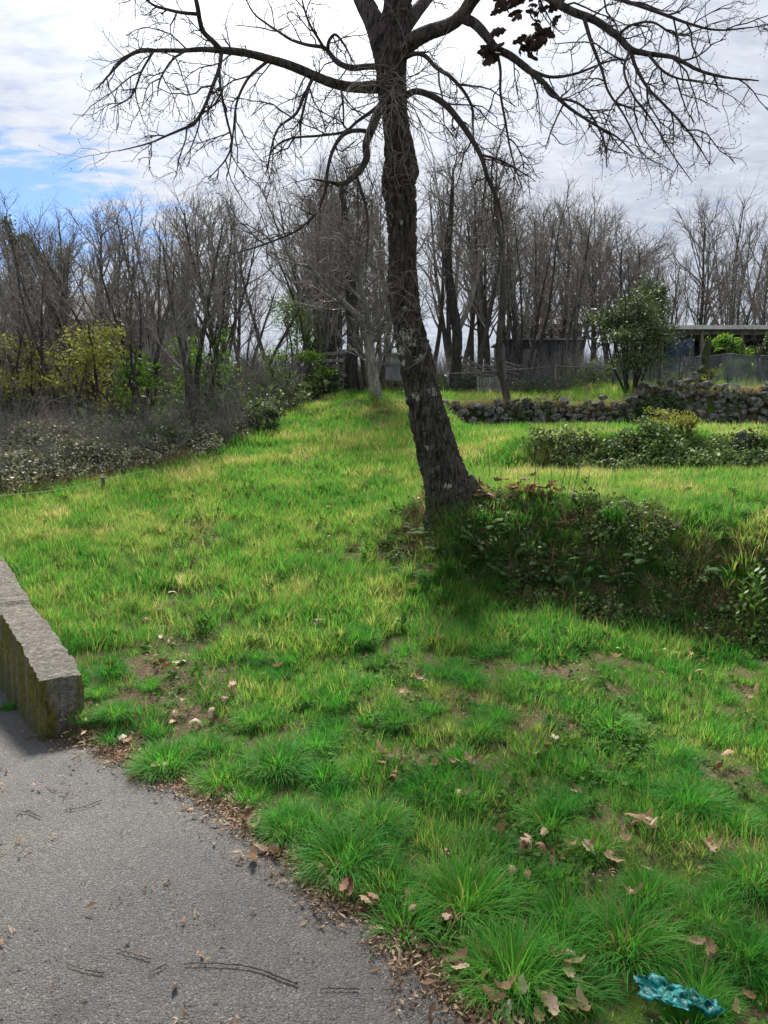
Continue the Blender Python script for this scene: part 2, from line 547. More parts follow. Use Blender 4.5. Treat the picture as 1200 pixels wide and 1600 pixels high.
def mat_bark(name, dark, light, scale=1.0, lichen=0.0, streak=True):
    m, n = new_mat(name)
    tc = n.add('ShaderNodeTexCoord').outputs['Object']
    mp = n.add('ShaderNodeMapping', {'Vector': tc, 'Scale': (1, 1, 0.22)}).outputs[0]
    a = n.noise(mp, 38 * scale, 5, 0.65, 0.4)
    b = n.noise(tc, 9 * scale, 4, 0.6)
    c = n.noise(tc, 140 * scale, 3, 0.6)
    f = n.math('ADD', n.math('MULTIPLY', a, 0.75), n.math('MULTIPLY', c, 0.25))
    col = n.mix(n.smooth(f, 0.36, 0.66), (*dark, 1), (*light, 1))
    col = n.mix(n.math('MULTIPLY', n.smooth(b, 0.45, 0.75), 0.45), col, (light[0] * 1.25, light[1] * 1.3, light[2] * 1.2, 1))
    if lichen:
        lm = n.add('ShaderNodeAttribute', attribute_type='GEOMETRY', attribute_name='lichen').outputs['Fac']
        sp1 = n.noise(tc, 34, 8, 0.75)
        sp2 = n.noise(mp, 60, 3, 0.6)
        l1 = n.smooth(n.math('ADD', n.math('MULTIPLY', lm, 0.30), n.math('ADD', n.math('MULTIPLY', sp1, 1.2), n.math('MULTIPLY', a, 0.3))), 1.03, 1.06)
        l2 = n.smooth(n.math('ADD', sp2, n.math('MULTIPLY', sp1, 0.5)), 0.985, 1.03)
        l = n.math('MAXIMUM', l1, n.math('MULTIPLY', l2, 0.8))
        col = n.mix(l, col, (0.40, 0.41, 0.31, 1))
        gm = n.add('ShaderNodeAttribute', attribute_type='GEOMETRY', attribute_name='moss').outputs['Fac']
        col = n.mix(n.math('MULTIPLY', n.smooth(n.math('ADD', gm, n.math('MULTIPLY', b, 0.6)), 0.75, 1.0), 0.8), col, (0.05, 0.07, 0.02, 1))
    out(n, principled(n, col, 0.9, 0.2, bump(n, f, 1.0, 0.012)))
    return m


def mat_simple(name, c1, c2, scale=8, rough=0.8, spec=0.3, b=0.3, metal=0.0, bd=0.01):
    m, n = new_mat(name)
    tc = n.add('ShaderNodeTexCoord').outputs['Object']
    oi = n.add('ShaderNodeObjectInfo').outputs['Random']
    off = n.add('ShaderNodeVectorMath', {0: tc, 1: n.add('ShaderNodeCombineXYZ', {0: n.math('MULTIPLY', oi, 31.0), 1: n.math('MULTIPLY', oi, 17.0), 2: 0.0}).outputs[0]}, operation='ADD').outputs[0]
    a = n.noise(off, scale, 6, 0.65)
    col = n.mix(n.smooth(a, 0.35, 0.68), (*c1, 1), (*c2, 1))
    col = n.mix(1.0, col, n.ramp(oi, [(0, (0.75, 0.75, 0.75)), (1, (1.2, 1.2, 1.2))]), 'MULTIPLY')
    out(n, principled(n, col, rough, spec, bump(n, n.noise(off, scale * 5, 5, 0.65), b, bd), metal))
    return m


def mat_concrete():
    m, n = new_mat('mossy_concrete')
    pos = n.add('ShaderNodeNewGeometry').outputs['Position']
    nor = n.add('ShaderNodeSeparateXYZ', {0: n.add('ShaderNodeNewGeometry').outputs['Normal']})
    zz = n.add('ShaderNodeSeparateXYZ', {0: pos}).outputs[2]
    a = n.noise(pos, 5, 6, 0.65); b = n.noise(pos, 34, 8, 0.85); c = n.noise(pos, 230, 4, 0.7)
    col = n.ramp(n.math('ADD', n.math('MULTIPLY', b, 0.6), n.math('MULTIPLY', c, 0.4)), [(0.40, (0.03, 0.026, 0.022)), (0.47, (0.14, 0.125, 0.108)), (0.55, (0.28, 0.26, 0.22)), (0.63, (0.52, 0.485, 0.42))])
    col = n.mix(n.math('MULTIPLY', n.smooth(a, 0.48, 0.68), 0.55), col, (0.13, 0.115, 0.095, 1))
    side = n.smooth(nor.outputs[2], 0.6, 0.2)
    drip = n.add('ShaderNodeMapping', {'Vector': pos, 'Scale': (1, 1, 0.15)}).outputs[0]
    d = n.noise(drip, 7, 5, 0.6)
    mossm = n.smooth(n.math('ADD', n.math('ADD', d, n.math('MULTIPLY', b, 0.35)), n.math('MULTIPLY', side, 0.08)), 0.70, 0.77)
    mossc = n.ramp(b, [(0.40, (0.05, 0.055, 0.012)), (0.52, (0.15, 0.14, 0.025)), (0.65, (0.32, 0.27, 0.04))])
    col = n.mix(n.math('MULTIPLY', mossm, side), col, mossc)
    alg = n.math('MULTIPLY', n.smooth(n.math('ADD', zz, n.math('MULTIPLY', a, 0.25)), 0.22, 0.05), side)
    col = n.mix(n.math('MULTIPLY', alg, 0.75), col, n.mix(b, (0.03, 0.045, 0.016, 1), (0.14, 0.16, 0.07, 1)))
    stain = n.math('MULTIPLY', n.smooth(n.noise(drip, 16, 4, 0.6), 0.6, 0.7), side)
    col = n.mix(n.math('MULTIPLY', stain, 0.7), col, (0.03, 0.03, 0.028, 1))
    h = n.math('ADD', n.math('MULTIPLY', b, 0.6), n.math('MULTIPLY', c, 0.4))
    pit = n.smooth(n.add('ShaderNodeTexVoronoi', {'Vector': pos, 'Scale': 42.0}).outputs['Distance'], 0.05, 0.16)
    col = n.mix(n.math('MULTIPLY', n.math('SUBTRACT', 1.0, pit), 0.8), col, (0.03, 0.028, 0.024, 1))
    out(n, principled(n, col, 0.93, 0.15, bump(n, n.math('ADD', h, n.math('MULTIPLY', pit, 0.3)), 1.0, 0.02)))
    return m


M['ground'] = mat_ground()
M['asphalt'] = mat_asphalt()
M['oakbark'] = mat_bark('oak_bark', (0.009, 0.008, 0.008), (0.12, 0.10, 0.088), 1.0, lichen=1.0)
M['oaktwig'] = mat_bark('oak_twig_bark', (0.035, 0.028, 0.028), (0.085, 0.068, 0.06), 1.5)
M['paletwig'] = mat_bark('pale_twig_bark', (0.12, 0.10, 0.085), (0.30, 0.26, 0.22), 1.5)
M['bgbark'] = mat_bark('grey_bark', (0.025, 0.022, 0.020), (0.10, 0.088, 0.078), 0.5)
M['bgtwig'] = mat_bark('grey_twig_bark', (0.11, 0.10, 0.094), (0.29, 0.262, 0.238), 0.5)
M['palebark'] = mat_bark('pale_bark', (0.10, 0.09, 0.08), (0.34, 0.31, 0.27), 0.6)
M['darkbark'] = mat_bark('dark_bark', (0.02, 0.018, 0.017), (0.07, 0.06, 0.055), 0.5)
M['stone'] = mat_simple('limestone', (0.06, 0.06, 0.048), (0.36, 0.35, 0.32), 5, 0.9, 0.2, 0.8, bd=0.03)
M['concrete'] = mat_concrete()
M['oldwood'] = mat_simple('weathered_wood', (0.10, 0.09, 0.08), (0.28, 0.26, 0.24), 12, 0.85, 0.2, 0.4)
M['palewood'] = mat_simple('pale_wood', (0.22, 0.21, 0.19), (0.42, 0.40, 0.36), 12, 0.85, 0.2, 0.4)
M['galv'] = mat_simple('galvanised_wire', (0.10, 0.105, 0.11), (0.18, 0.185, 0.19), 12, 0.5, 0.5, 0.1, 0.4)
M['netting'] = mat_simple('grey_netting', (0.15, 0.16, 0.18), (0.26, 0.27, 0.30), 3, 0.8, 0.2, 0.1)
M['darkmetal'] = mat_simple('dark_sheet', (0.02, 0.025, 0.035), (0.05, 0.055, 0.07), 2, 0.5, 0.4, 0.1)
M['greypanel'] = mat_simple('grey_panel', (0.16, 0.16, 0.17), (0.27, 0.27, 0.28), 3, 0.7, 0.3, 0.2)
M['tarp'] = mat_simple('blue_tarpaulin', (0.004, 0.02, 0.05), (0.01, 0.045, 0.10), 3, 0.5, 0.4, 0.2)
M['roofpale'] = mat_simple('pale_roof', (0.50, 0.47, 0.45), (0.70, 0.67, 0.64), 5, 0.6, 0.3, 0.2)
M['rooftile'] = mat_simple('roof_tiles', (0.16, 0.09, 0.07), (0.28, 0.17, 0.12), 6, 0.85, 0.2, 0.4)
M['roofdark'] = mat_simple('dark_roof', (0.07, 0.065, 0.065), (0.13, 0.12, 0.12), 6, 0.85, 0.2, 0.4)
M['render'] = mat_simple('house_plaster', (0.09, 0.088, 0.085), (0.14, 0.137, 0.13), 2, 0.9, 0.2, 0.1)
M['pane'] = mat_simple('window_glass', (0.02, 0.025, 0.03), (0.04, 0.05, 0.06), 1, 0.1, 0.6, 0.0)
M['rope'] = mat_simple('cord', (0.16, 0.24, 0.10), (0.26, 0.34, 0.17), 20, 0.7, 0.3, 0.2)
M['twiglitter'] = mat_simple('fallen_twig', (0.07, 0.05, 0.04), (0.20, 0.155, 0.125), 30, 0.9, 0.2, 0.4, bd=0.002)
M['pebble'] = mat_simple('pebble', (0.16, 0.15, 0.14), (0.42, 0.40, 0.37), 20, 0.85, 0.2, 0.3)


def mat_plastic():
    m, n = new_mat('teal_plastic_film')
    pos = n.add('ShaderNodeNewGeometry').outputs['Position']
    col = n.mix(n.smooth(n.noise(pos, 30, 4, 0.6), 0.4, 0.65), (0.0, 0.14, 0.14, 1), (0.03, 0.34, 0.33, 1))
    pr = principled(n, col, 0.42, 0.4, bump(n, n.noise(pos, 60, 4, 0.6), 0.4, 0.003))
    tr = n.add('ShaderNodeBsdfTranslucent', {0: col}).outputs[0]
    out(n, n.add('ShaderNodeMixShader', {0: 0.3, 1: pr, 2: tr}).outputs[0])
    return m


M['plastic'] = mat_plastic()

# ------------------------------------------------------------------ ground and road
def axis(parts):
    a = [parts[0][0]]
    for lo, hi, st in parts:
        k = max(1, int(round((hi - lo) / st)))
        a += list(np.linspace(lo, hi, k + 1)[1:])
    return np.array(a)


def grid_mesh(name, xs, ys, zf, mat, keep=None, snap=None):
    X, Y = np.meshgrid(xs, ys)
    Z = zf(X, Y)
    V = np.stack([X.ravel(), Y.ravel(), Z.ravel()], 1)
    nx, ny = len(xs), len(ys)
    i = np.arange(nx * ny).reshape(ny, nx)
    Q = np.stack([i[:-1, :-1], i[:-1, 1:], i[1:, 1:], i[1:, :-1]], -1).reshape(-1, 4)
    if keep is not None:
        c = V[Q].mean(1)
        Q = Q[keep(c[:, 0], c[:, 1])]
        used = np.unique(Q); mp = np.full(len(V), -1); mp[used] = np.arange(len(used))
        V = V[used]; Q = mp[Q]
        if snap is not None:
            e = np.sort(np.stack([Q, np.roll(Q, -1, 1)], -1).reshape(-1, 2), 1)
            ue, cnt = np.unique(e, axis=0, return_counts=True)
            b = np.unique(ue[cnt == 1])
            b = b[np.abs(snap(V[b, 0], V[b, 1])) < 0.12]
            for _ in range(4):
                bx, by = V[b, 0], V[b, 1]
                f = snap(bx, by); h = 0.004
                gx_ = (snap(bx + h, by) - f) / h; gy_ = (snap(bx, by + h) - f) / h
                g2 = np.maximum(gx_ ** 2 + gy_ ** 2, 0.3)
                V[b, 0] -= np.clip(f * gx_ / g2, -.03, .03); V[b, 1] -= np.clip(f * gy_ / g2, -.03, .03)
    return mesh_np(name, V, Q, mat)


gx = axis([(-900, -200, 140), (-200, -40, 20), (-40, -12, 2), (-12, -4, 0.25), (-4, 4.2, 0.045), (4.2, 12, 0.2), (12, 40, 2), (40, 200, 20), (200, 900, 140)])
gy = axis([(-600, -60, 90), (-60, -4, 6), (-4, 1.2, 0.3), (1.2, 7.4, 0.045), (7.4, 16, 0.1), (16, 30, 0.5), (30, 80, 4), (80, 400, 40), (400, 1500, 200)])
tag(obj('ground', grid_mesh('ground', gx, gy, H, M['ground'])), kind='structure')

rx = axis([(-60, -10, 5), (-10, -3, 0.5), (-3, 1.2, 0.04), (1.2, 6, 0.2), (6, 40, 2)])
ry = axis([(-60, -8, 4), (-8, 1, 0.3), (1, 5, 0.04), (5, 9, 0.2), (9, 50, 2)])


def road_f(x, y):
    return edge_sd(x, y) - np.where(y < 3.68, 0.07 * fbm(x * 5, y * 5, 51) + 0.03 * fbm(x * 18, y * 18, 52, 2), 0.0)


def road_keep(x, y):
    return road_f(x, y) > 0


def road_surf(x, y):
    return road_z(x, y) + 0.006 * fbm(x * 2, y * 2, 61, 3)


tag(obj('road', grid_mesh('road', rx, ry, road_surf, M['asphalt'], road_keep, road_f)), kind='structure')


# ------------------------------------------------------------------ concrete wall at the road
def build_curb_wall():
    L, n, W = WALL_L, 180, 0.21
    nrm = np.array((WD[1], -WD[0]))     # towards the grass (right)
    A = np.array((-1.66, 3.81))
    s = np.linspace(0, 1, n) ** 1.6 * L
    prof = []           # cross-section going from road-side foot, up, across, down
    kz, kx = 12, 9
    for i in range(kz): prof.append((-0.5, i / kz))
    for i in range(kx): prof.append((-0.5 + i / (kx - 1), 1.0))
    for i in range(kz): prof.append((0.5, 1 - (i + 1) / kz))
    V = []
    for si in s:
        c = A + WD * si
        zt = 0.275 + 0.062 * si + 0.012 * math.sin(si * 3.1) - 0.02 * (1 if 1.3 < si < 1.55 else 0)
        zb = -0.75
        for (a, h) in prof:
            p = c + nrm * a * (W + (1 - h) * 0.04)
            z = zb + (zt - zb) * h
            V.append((p[0], p[1], z))
    V = np.array(V); k = len(prof)
    # rough weathered edges
    for j in range(len(V)):
        q = Vector(V[j])
        d = mnoise.fractal(q * 5, 1.0, 2.0, 4) * 0.006 + mnoise.fractal(q * 34, 1.0, 2.0, 3) * 0.008
        V[j] += np.array((nrm[0] * d, nrm[1] * d, d * 0.9))
    idx = np.arange(len(V)).reshape(n, k)
    Q = np.stack([idx[:-1, :-1], idx[:-1, 1:], idx[1:, 1:], idx[1:, :-1]], -1).reshape(-1, 4)
    # end faces, filled as grids between the two sides
    def endcap(row, flip):
        out_ = []
        base = len(Vx)
        m = 9
        for i in range(kz):
            l = V[idx[row][i]]; r = V[idx[row][k - 1 - i]]
            for t in np.linspace(0, 1, m):
                p = l * (1 - t) + r * t
                if 0 < t < 1 :
                    b = mnoise.fractal(Vector(p) * 14, 1, 2, 4) * 0.012
                    p = p + np.array((-WD[0] * b, -WD[1] * b, 0)) * (1 if row == 0 else -1)
                Vx.append(p)
        topr = [V[idx[row][kz + j]] for j in range(kx)]
        for p in topr: Vx.append(p)
        q = []
        for i in range(kz):
            for j in range(m - 1):
                a = base + i * m + j
                q.append((a, a + 1, a + m + 1, a + m) if flip else (a, a + m, a + m + 1, a + 1))
        return q
    Vx = list(V)
    q1 = endcap(0, True); q2 = endcap(n - 1, False)
    me = mesh_np('concrete_wall', np.array(Vx), np.concatenate([Q, np.array(q1), np.array(q2)]), M['concrete'], False)
    o = obj('concrete_wall', me)
    tag(o, 'low rough concrete wall with yellow moss between asphalt and grass', 'wall')


build_curb_wall()

# ------------------------------------------------------------------ scatter (geometry nodes) for growth nobody could count
def scatter_tree():
    g = bpy.data.node_groups.get('scatter')
    return g


def scatter(name, pts, protos, scale, tint, rot, label, cat):
    """one stuff object: points carrying instances of small clumps"""
    me = bpy.data.meshes.new(name)
    n = len(pts)
    me.vertices.add(n)
    me.vertices.foreach_set('co', np.asarray(pts, np.float32).ravel())
    for k, arr, typ in (('sc', scale, 'FLOAT'), ('tint', tint, 'FLOAT')):
        at = me.attributes.new(k, typ, 'POINT'); at.data.foreach_set('value', np.asarray(arr, np.float32))
    at = me.attributes.new('rot', 'FLOAT_VECTOR', 'POINT'); at.data.foreach_set('vector', np.asarray(rot, np.float32).ravel())
    at = me.attributes.new('pick', 'INT', 'POINT'); at.data.foreach_set('value', rng.integers(0, len(protos), n).astype(np.int32))
    o = obj(name, me)
    coll = bpy.data.collections.new(name + '_clumps')
    for i, pm in enumerate(protos):
        po = bpy.data.objects.new('clump', pm)
        coll.objects.link(po)
    ng = bpy.data.node_groups.new(name + '_scatter', 'GeometryNodeTree')
    ng.interface.new_socket('Geometry', in_out='INPUT', socket_type='NodeSocketGeometry')
    ng.interface.new_socket('Geometry', in_out='OUTPUT', socket_type='NodeSocketGeometry')
    N = ng.nodes; Lk = ng.links
    gi = N.new('NodeGroupInput'); go = N.new('NodeGroupOutput')
    ci = N.new('GeometryNodeCollectionInfo'); ci.inputs['Collection'].default_value = coll
    ci.inputs['Separate Children'].default_value = True; ci.inputs['Reset Children'].default_value = True
    ip = N.new('GeometryNodeInstanceOnPoints'); ip.inputs['Pick Instance'].default_value = True
    def na(nm, typ):
        q = N.new('GeometryNodeInputNamedAttribute'); q.data_type = typ; q.inputs['Name'].default_value = nm
        return q.outputs['Attribute']
    Lk.new(gi.outputs[0], ip.inputs['Points'])
    Lk.new(ci.outputs[0], ip.inputs['Instance'])
    Lk.new(na('pick', 'INT'), ip.inputs['Instance Index'])
    Lk.new(na('rot', 'FLOAT_VECTOR'), ip.inputs['Rotation'])
    Lk.new(na('sc', 'FLOAT'), ip.inputs['Scale'])
    Lk.new(ip.outputs[0], go.inputs[0])
    md = o.modifiers.new('scatter', 'NODES'); md.node_group = ng
    tag(o, label, cat, kind='stuff')
    return o


def blade_clump(nb, rad, hmin, hmax, lean, droop, width, seg=4, seed=0):
    r = np.random.default_rng(seed)
    th = r.uniform(0, 2 * PI, nb); rr = rad * np.sqrt(r.uniform(0, 1, nb))
    base = np.stack([rr * np.cos(th), rr * np.sin(th), np.full(nb, -0.01)], 1)
    dth = th + r.normal(0, 0.7, nb)
    ln = lean * (0.25 + rr / rad) * r.uniform(0.5, 1.3, nb)
    h = r.uniform(hmin, hmax, nb) * (1.1 - 0.35 * rr / rad)
    dirh = np.stack([np.cos(dth), np.sin(dth), np.zeros(nb)], 1)
    dr = droop * r.uniform(0.3, 1.5, nb) * (0.4 + rr / rad)
    t = np.linspace(0, 1, seg + 1)
    ang = ln[:, None] + dr[:, None] * t[None] ** 1.3
    ds = h[:, None] / seg
    hx = np.cumsum(np.sin(ang) * ds, 1); hz = np.cumsum(np.cos(ang) * ds, 1)
    hx = np.concatenate([np.zeros((nb, 1)), hx[:, :-1]], 1); hz = np.concatenate([np.zeros((nb, 1)), hz[:, :-1]], 1)
    C = base[:, None, :] + hx[:, :, None] * dirh[:, None, :] + hz[:, :, None] * np.array((0, 0, 1.0))
    sa = dth + PI / 2 + r.normal(0, 0.5, nb)
    side = np.stack([np.cos(sa), np.sin(sa), np.zeros(nb)], 1)
    w = width * r.uniform(0.6, 1.3, nb)[:, None] * (1 - t[None] ** 2 * 0.93)
    Lf = C - side[:, None, :] * w[:, :, None] / 2
    Rt = C + side[:, None, :] * w[:, :, None] / 2
    V = np.stack([Lf, Rt], 2).reshape(-1, 3)
    i = np.arange(nb * (seg + 1) * 2).reshape(nb, seg + 1, 2)
    Q = np.stack([i[:, :-1, 0], i[:, :-1, 1], i[:, 1:, 1], i[:, 1:, 0]], -1).reshape(-1, 4)
    rn = np.repeat(r.uniform(0, 1, nb), (seg + 1) * 2)
    return V, Q, rn


def clump_mesh(name, mat, *a, **k):
    V, Q, rn = blade_clump(*a, **k)
    return mesh_np(name, V, Q, mat, True, {'rnd': rn})


lawn = [clump_mesh('lawn_clump', M['grass'], 34, 0.055, 0.035, 0.085, 0.35, 0.7, 0.0034, 3, seed=i) for i in range(5)]
tall = [clump_mesh('tall_clump', M['grass'], 46, 0.05, 0.09, 0.19, 0.38, 1.0, 0.0040, 4, seed=20 + i) for i in range(5)]
far_ = [clump_mesh('far_clump', M['grass'], 40, 0.13, 0.07, 0.17, 0.40, 0.8, 0.008, 3, seed=40 + i) for i in range(5)]


def sample(x0, x1, y0, y1, dens, frustum=0.78):
    """uniform points in a box kept to what the frame (and a step to the side) can see"""
    n = int((x1 - x0) * (y1 - y0) * dens)
    x = rng.uniform(x0, x1, n); y = rng.uniform(y0, y1, n)
    k = np.abs(x) < frustum * y + 1.3
    return x[k], y[k]


def slope_at(x, y, e=0.08):
    return np.hypot((H(x + e, y, False) - H(x - e, y, False)), (H(x, y + e, False) - H(x, y - e, False))) / (2 * e)


# where the trodden track with bare soil and leaves runs (photo pixels -> ground)
TRACK = [G(u, v) for u, v in ((300, 1100), (270, 1010), (290, 940), (300, 880), (310, 820), (400, 760), (520, 690), (590, 650))]
TRACK = np.array(TRACK)
BARE = [(520, 870, .35), (500, 780, .4), (650, 1085, .16), (670, 1190, .18), (860, 1320, .16), (900, 1045, .22), (1080, 1040, .14), (480, 985, .12), (330, 1110, .15), (1130, 1200, .1), (930, 1360, .14), (640, 1220, .15), (760, 1170, .12), (250, 1045, .12), (1010, 1290, .12), (840, 1590, .15), (1160, 1590, .15), (600, 860, .2), (420, 840, .2)]
BARE = [(*G(u, v)[:2], r) for u, v, r in BARE]


def bare(x, y):
    d = np.full(np.shape(x), 1e9)
    for a, b in zip(TRACK[:-1], TRACK[1:]):
        dx, dy = (b - a)[:2]
        t = np.clip(((x - a[0]) * dx + (y - a[1]) * dy) / (dx * dx + dy * dy), 0, 1)
        d = np.minimum(d, np.hypot(x - a[0] - t * dx, y - a[1] - t * dy))
    m = 0.7 * sst(0.36, 0.08, d + 0.5 * fbm(x * 3, y * 3, 71))
    for bx, by, r in BARE:
        m = np.maximum(m, 0.85 * sst(r * 0.85, r * 0.25, np.hypot(x - bx, (y - by)) + 0.3 * fbm(x * 6, y * 6, 73)))
    return m


def scrub_edge(x):
    """distance (y) where the bramble bank starts, left of the meadow"""
    return np.interp(x, [-12, -5.2, -4.2, -3.2, -2.3, -1.9, -1.2, -0.9], [6.5, 7.6, 8.0, 9.2, 10.4, 12.4, 16.5, 30])


def on_meadow(x, y):
    sd = edge_sd(x, y)
    wallc = (x - WA[0]) * WD[1] - (y - WA[1]) * WD[0]     # distance right of wall centre line
    along = (x - WA[0]) * WD[0] + (y - WA[1]) * WD[1]
    k = (sd < -0.01) & ~((np.abs(wallc) < 0.125) & (along > -0.02))
    k &= ~((y > scrub_edge(x) + 0.25) & (x < -0.9))
    return k


def bank_mask(x, y):
    """1 on the shaded faces of the two terrace banks"""
    wob = 0.35 * fbm(x * 1.1 + 3, y * 0 + 1.7, 31) + 0.15 * fbm(x * 4, y * 0 + 5, 33)
    t = (y - foot_y(x) - wob) / 0.95
    b1 = sst(-0.15, 0.1, t + 0.5 * fbm(x * 2.5, y * 2.5, 41)) * sst(1.0, 0.65, t + 0.6 * fbm(x * 2.2, y * 2.2, 43)) * sst(-0.1, 0.3, x)
    fy2 = 9.0 + 0.5 * fbm(x * 0.8, y * 0, 35) - 0.05 * x
    t2 = (y - fy2) / 0.75
    b2 = sst(-0.2, 0.1, t2) * sst(1.0, 0.7, t2 + 0.8 * fbm(x * 1.5, y * 1.5, 45)) * sst(1.5, 2.6, x + 1.4 * fbm(x * 1.3, y * 0 + 2, 37)) * sst(-0.3, -0.05, fbm(x * 1.4, y * 0.7, 47))
    return b1, b2


def tintmap(x, y):
    t = 0.27 + 0.06 * sst(5, 3, y) + 0.7 * fbm(x * 0.8, y * 0.8, 81) + 1.35 * fbm(x * 2.8, y * 2.8, 83) + 0.5 * fbm(x * 9, y * 9, 85) + 0.022 * (np.clip(y, 0, 9) - 4)
    # dry straw-coloured patches on terrace lips
    t = t + 0.22 * sst(6.0, 6.6, y) * sst(9.5, 8.5, y) * sst(0.6, 1.5, x) + 0.16 * sst(9.6, 10, y) * sst(11, 10, y) * sst(0, 1, x)
    return t


def rots(n, tiltsd=0.12):
    return np.stack([rng.normal(0, tiltsd, n), rng.normal(0, tiltsd, n), rng.uniform(0, 2 * PI, n)], 1)


# short turf
xs, ys, sc, ti = [], [], [], []
for (x0, x1, y0, y1, dens, s) in ((-4, 5, 1.0, 4.6, 620, 0.78), (-5, 6.5, 4.6, 7.5, 400, 1.15)):
    x, y = sample(x0, x1, y0, y1, dens)
    k = on_meadow(x, y)
    x, y = x[k], y[k]
    b1, b2 = bank_mask(x, y)
    sd = -edge_sd(x, y)
    wallside = y > 3.75
    pr = (1 - 0.97 * bare(x, y)) * (0.35 + 0.9 * sst(-0.15, 0.1, fbm(x * 5, y * 5, 91))) * (1 - 0.1 * b1)
    pr = pr * np.where(wallside, 1.0, sst(0.02, 0.22, sd + 0.2 * fbm(x * 5, y * 5, 95)))
    k = rng.uniform(0, 1, len(x)) < pr
    x, y = x[k], y[k]
    xs.append(x); ys.append(y); sc.append(s * rng.uniform(0.6, 1.3, len(x)) * (0.65 + 1.0 * sst(-0.15, 0.2, fbm(x * 4, y * 4, 141)))); ti.append(tintmap(x, y) + rng.normal(0, 0.10, len(x)))
x = np.concatenate(xs); y = np.concatenate(ys)
scatter('grass_turf', np.stack([x, y, H(x, y)], 1), lawn, np.concatenate(sc), np.clip(np.concatenate(ti), 0, 1), rots(len(x)),
        'short green turf covering the ground between the tussocks', 'grass')

# taller grass in drifts
xs, ys, sc, ti = [], [], [], []
for (x0, x1, y0, y1, dens, s) in ((-4, 5, 1.0, 4.6, 45, 0.7), (-5, 7, 4.6, 9.0, 260, 0.95)):
    x, y = sample(x0, x1, y0, y1, dens)
    k = on_meadow(x, y)
    x, y = x[k], y[k]
    b1, b2 = bank_mask(x, y)
    sd = -edge_sd(x, y)
    pr = (1 - bare(x, y)) * sst(-0.10, 0.14, fbm(x * 1.7, y * 1.7, 97)) * (1 - 0.1 * b1)
    pr = np.maximum(pr, 0.6 * sst(4.3, 5.0, y) * (1 - bare(x, y)) * (1 - 0.45 * b1))
    pr = pr * np.where(y > 3.75, 1.0, sst(0.10, 0.4, sd))
    wallc = (x - WA[0]) * WD[1] - (y - WA[1]) * WD[0]
    pr = np.maximum(pr, 0.9 * ((wallc < 0.45) & (y > 3.9)))
    k = rng.uniform(0, 1, len(x)) < pr
    x, y = x[k], y[k]
    xs.append(x); ys.append(y); sc.append(s * rng.uniform(0.55, 1.15, len(x))); ti.append(tintmap(x, y) + 0.04 + rng.normal(0, 0.09, len(x)))
x = np.concatenate(xs); y = np.concatenate(ys)
scatter('grass_drifts', np.stack([x, y, H(x, y)], 1), tall, np.concatenate(sc), np.clip(np.concatenate(ti), 0, 1), rots(len(x)),
        'longer pale green grass growing in drifts over the slope', 'grass')

# distant meadow
xs, ys, sc, ti = [], [], [], []
for (x0, x1, y0, y1, dens, s) in ((-6, 9, 7.4, 11, 150, 0.95), (-7, 13, 11, 16, 90, 1.25), (-9, 16, 16, 27, 30, 1.9)):
    x, y = sample(x0, x1, y0, y1, dens)
    k = on_meadow(x, y)
    x, y = x[k], y[k]
    b1, b2 = bank_mask(x, y)
    k = rng.uniform(0, 1, len(x)) < (1 - 0.8 * b2) * (1 - 0.5 * bare(x, y)) * (0.72 + 0.5 * sst(-0.2, 0.1, fbm(x * 2, y * 2, 99)))
    k &= ~((np.abs(y - 15.05) < 0.25) & (x > 1.1))
    x, y = x[k], y[k]
    xs.append(x); ys.append(y); sc.append(s * rng.uniform(0.6, 1.2, len(x)) * (1 - 0.25 * sst(11, 13, y))); ti.append(tintmap(x, y) + 0.03 + rng.normal(0, 0.08, len(x)))
x = np.concatenate(xs); y = np.concatenate(ys)
scatter('meadow_grass', np.stack([x, y, H(x, y)], 1), far_, np.concatenate(sc), np.clip(np.concatenate(ti), 0, 1), rots(len(x)),
        'bright green meadow grass on the far terraces', 'grass')


# broad-leaved ground cover
def leaf_cluster(name, mat, nl, rad, zr, size, aspect=1.0, seed=0, up=0.5, fold=0.25):
    r = np.random.default_rng(seed)
    c = r.normal(0, 1, (nl, 3)); c /= np.linalg.norm(c, axis=1, keepdims=True)
    c *= (r.uniform(0, 1, nl) ** 0.45)[:, None]
    c = c * np.array((rad, rad, zr)); c[:, 2] += zr * 0.6
    nrm = r.normal(0, 1, (nl, 3)); nrm[:, 2] = np.abs(nrm[:, 2]) + up; nrm /= np.linalg.norm(nrm, axis=1, keepdims=True)
    a = r.normal(0, 1, (nl, 3)); a -= (a * nrm).sum(1, keepdims=True) * nrm; a /= np.linalg.norm(a, axis=1, keepdims=True)
    b = np.cross(nrm, a)
    s = size * r.uniform(0.55, 1.25, nl)[:, None]
    p0 = c - a * s * 0.5; p3 = c + a * s * 0.6
    p1 = c - a * s * 0.12 + b * s * 0.36 * aspect + nrm * s * fold; p2 = c - a * s * 0.12 - b * s * 0.36 * aspect + nrm * s * fold
    p4 = c + a * s * 0.25 + b * s * 0.26 * aspect + nrm * s * fold * 0.7; p5 = c + a * s * 0.25 - b * s * 0.26 * aspect + nrm * s * fold * 0.7
    mid = c + a * s * 0.05
    V = np.stack([p0, p1, p4, p3, p5, p2, mid], 1).reshape(-1, 3)
    k = np.arange(nl)[:, None] * 7
    T = np.concatenate([k + np.array(t) for t in ((0, 6, 1), (1, 6, 2), (2, 6, 3), (3, 6, 4), (4, 6, 5), (5, 6, 0))])
    rn = np.repeat(r.uniform(0, 1, nl), 7)
    return mesh_np(name, V, T, mat, True, {'rnd': rn})


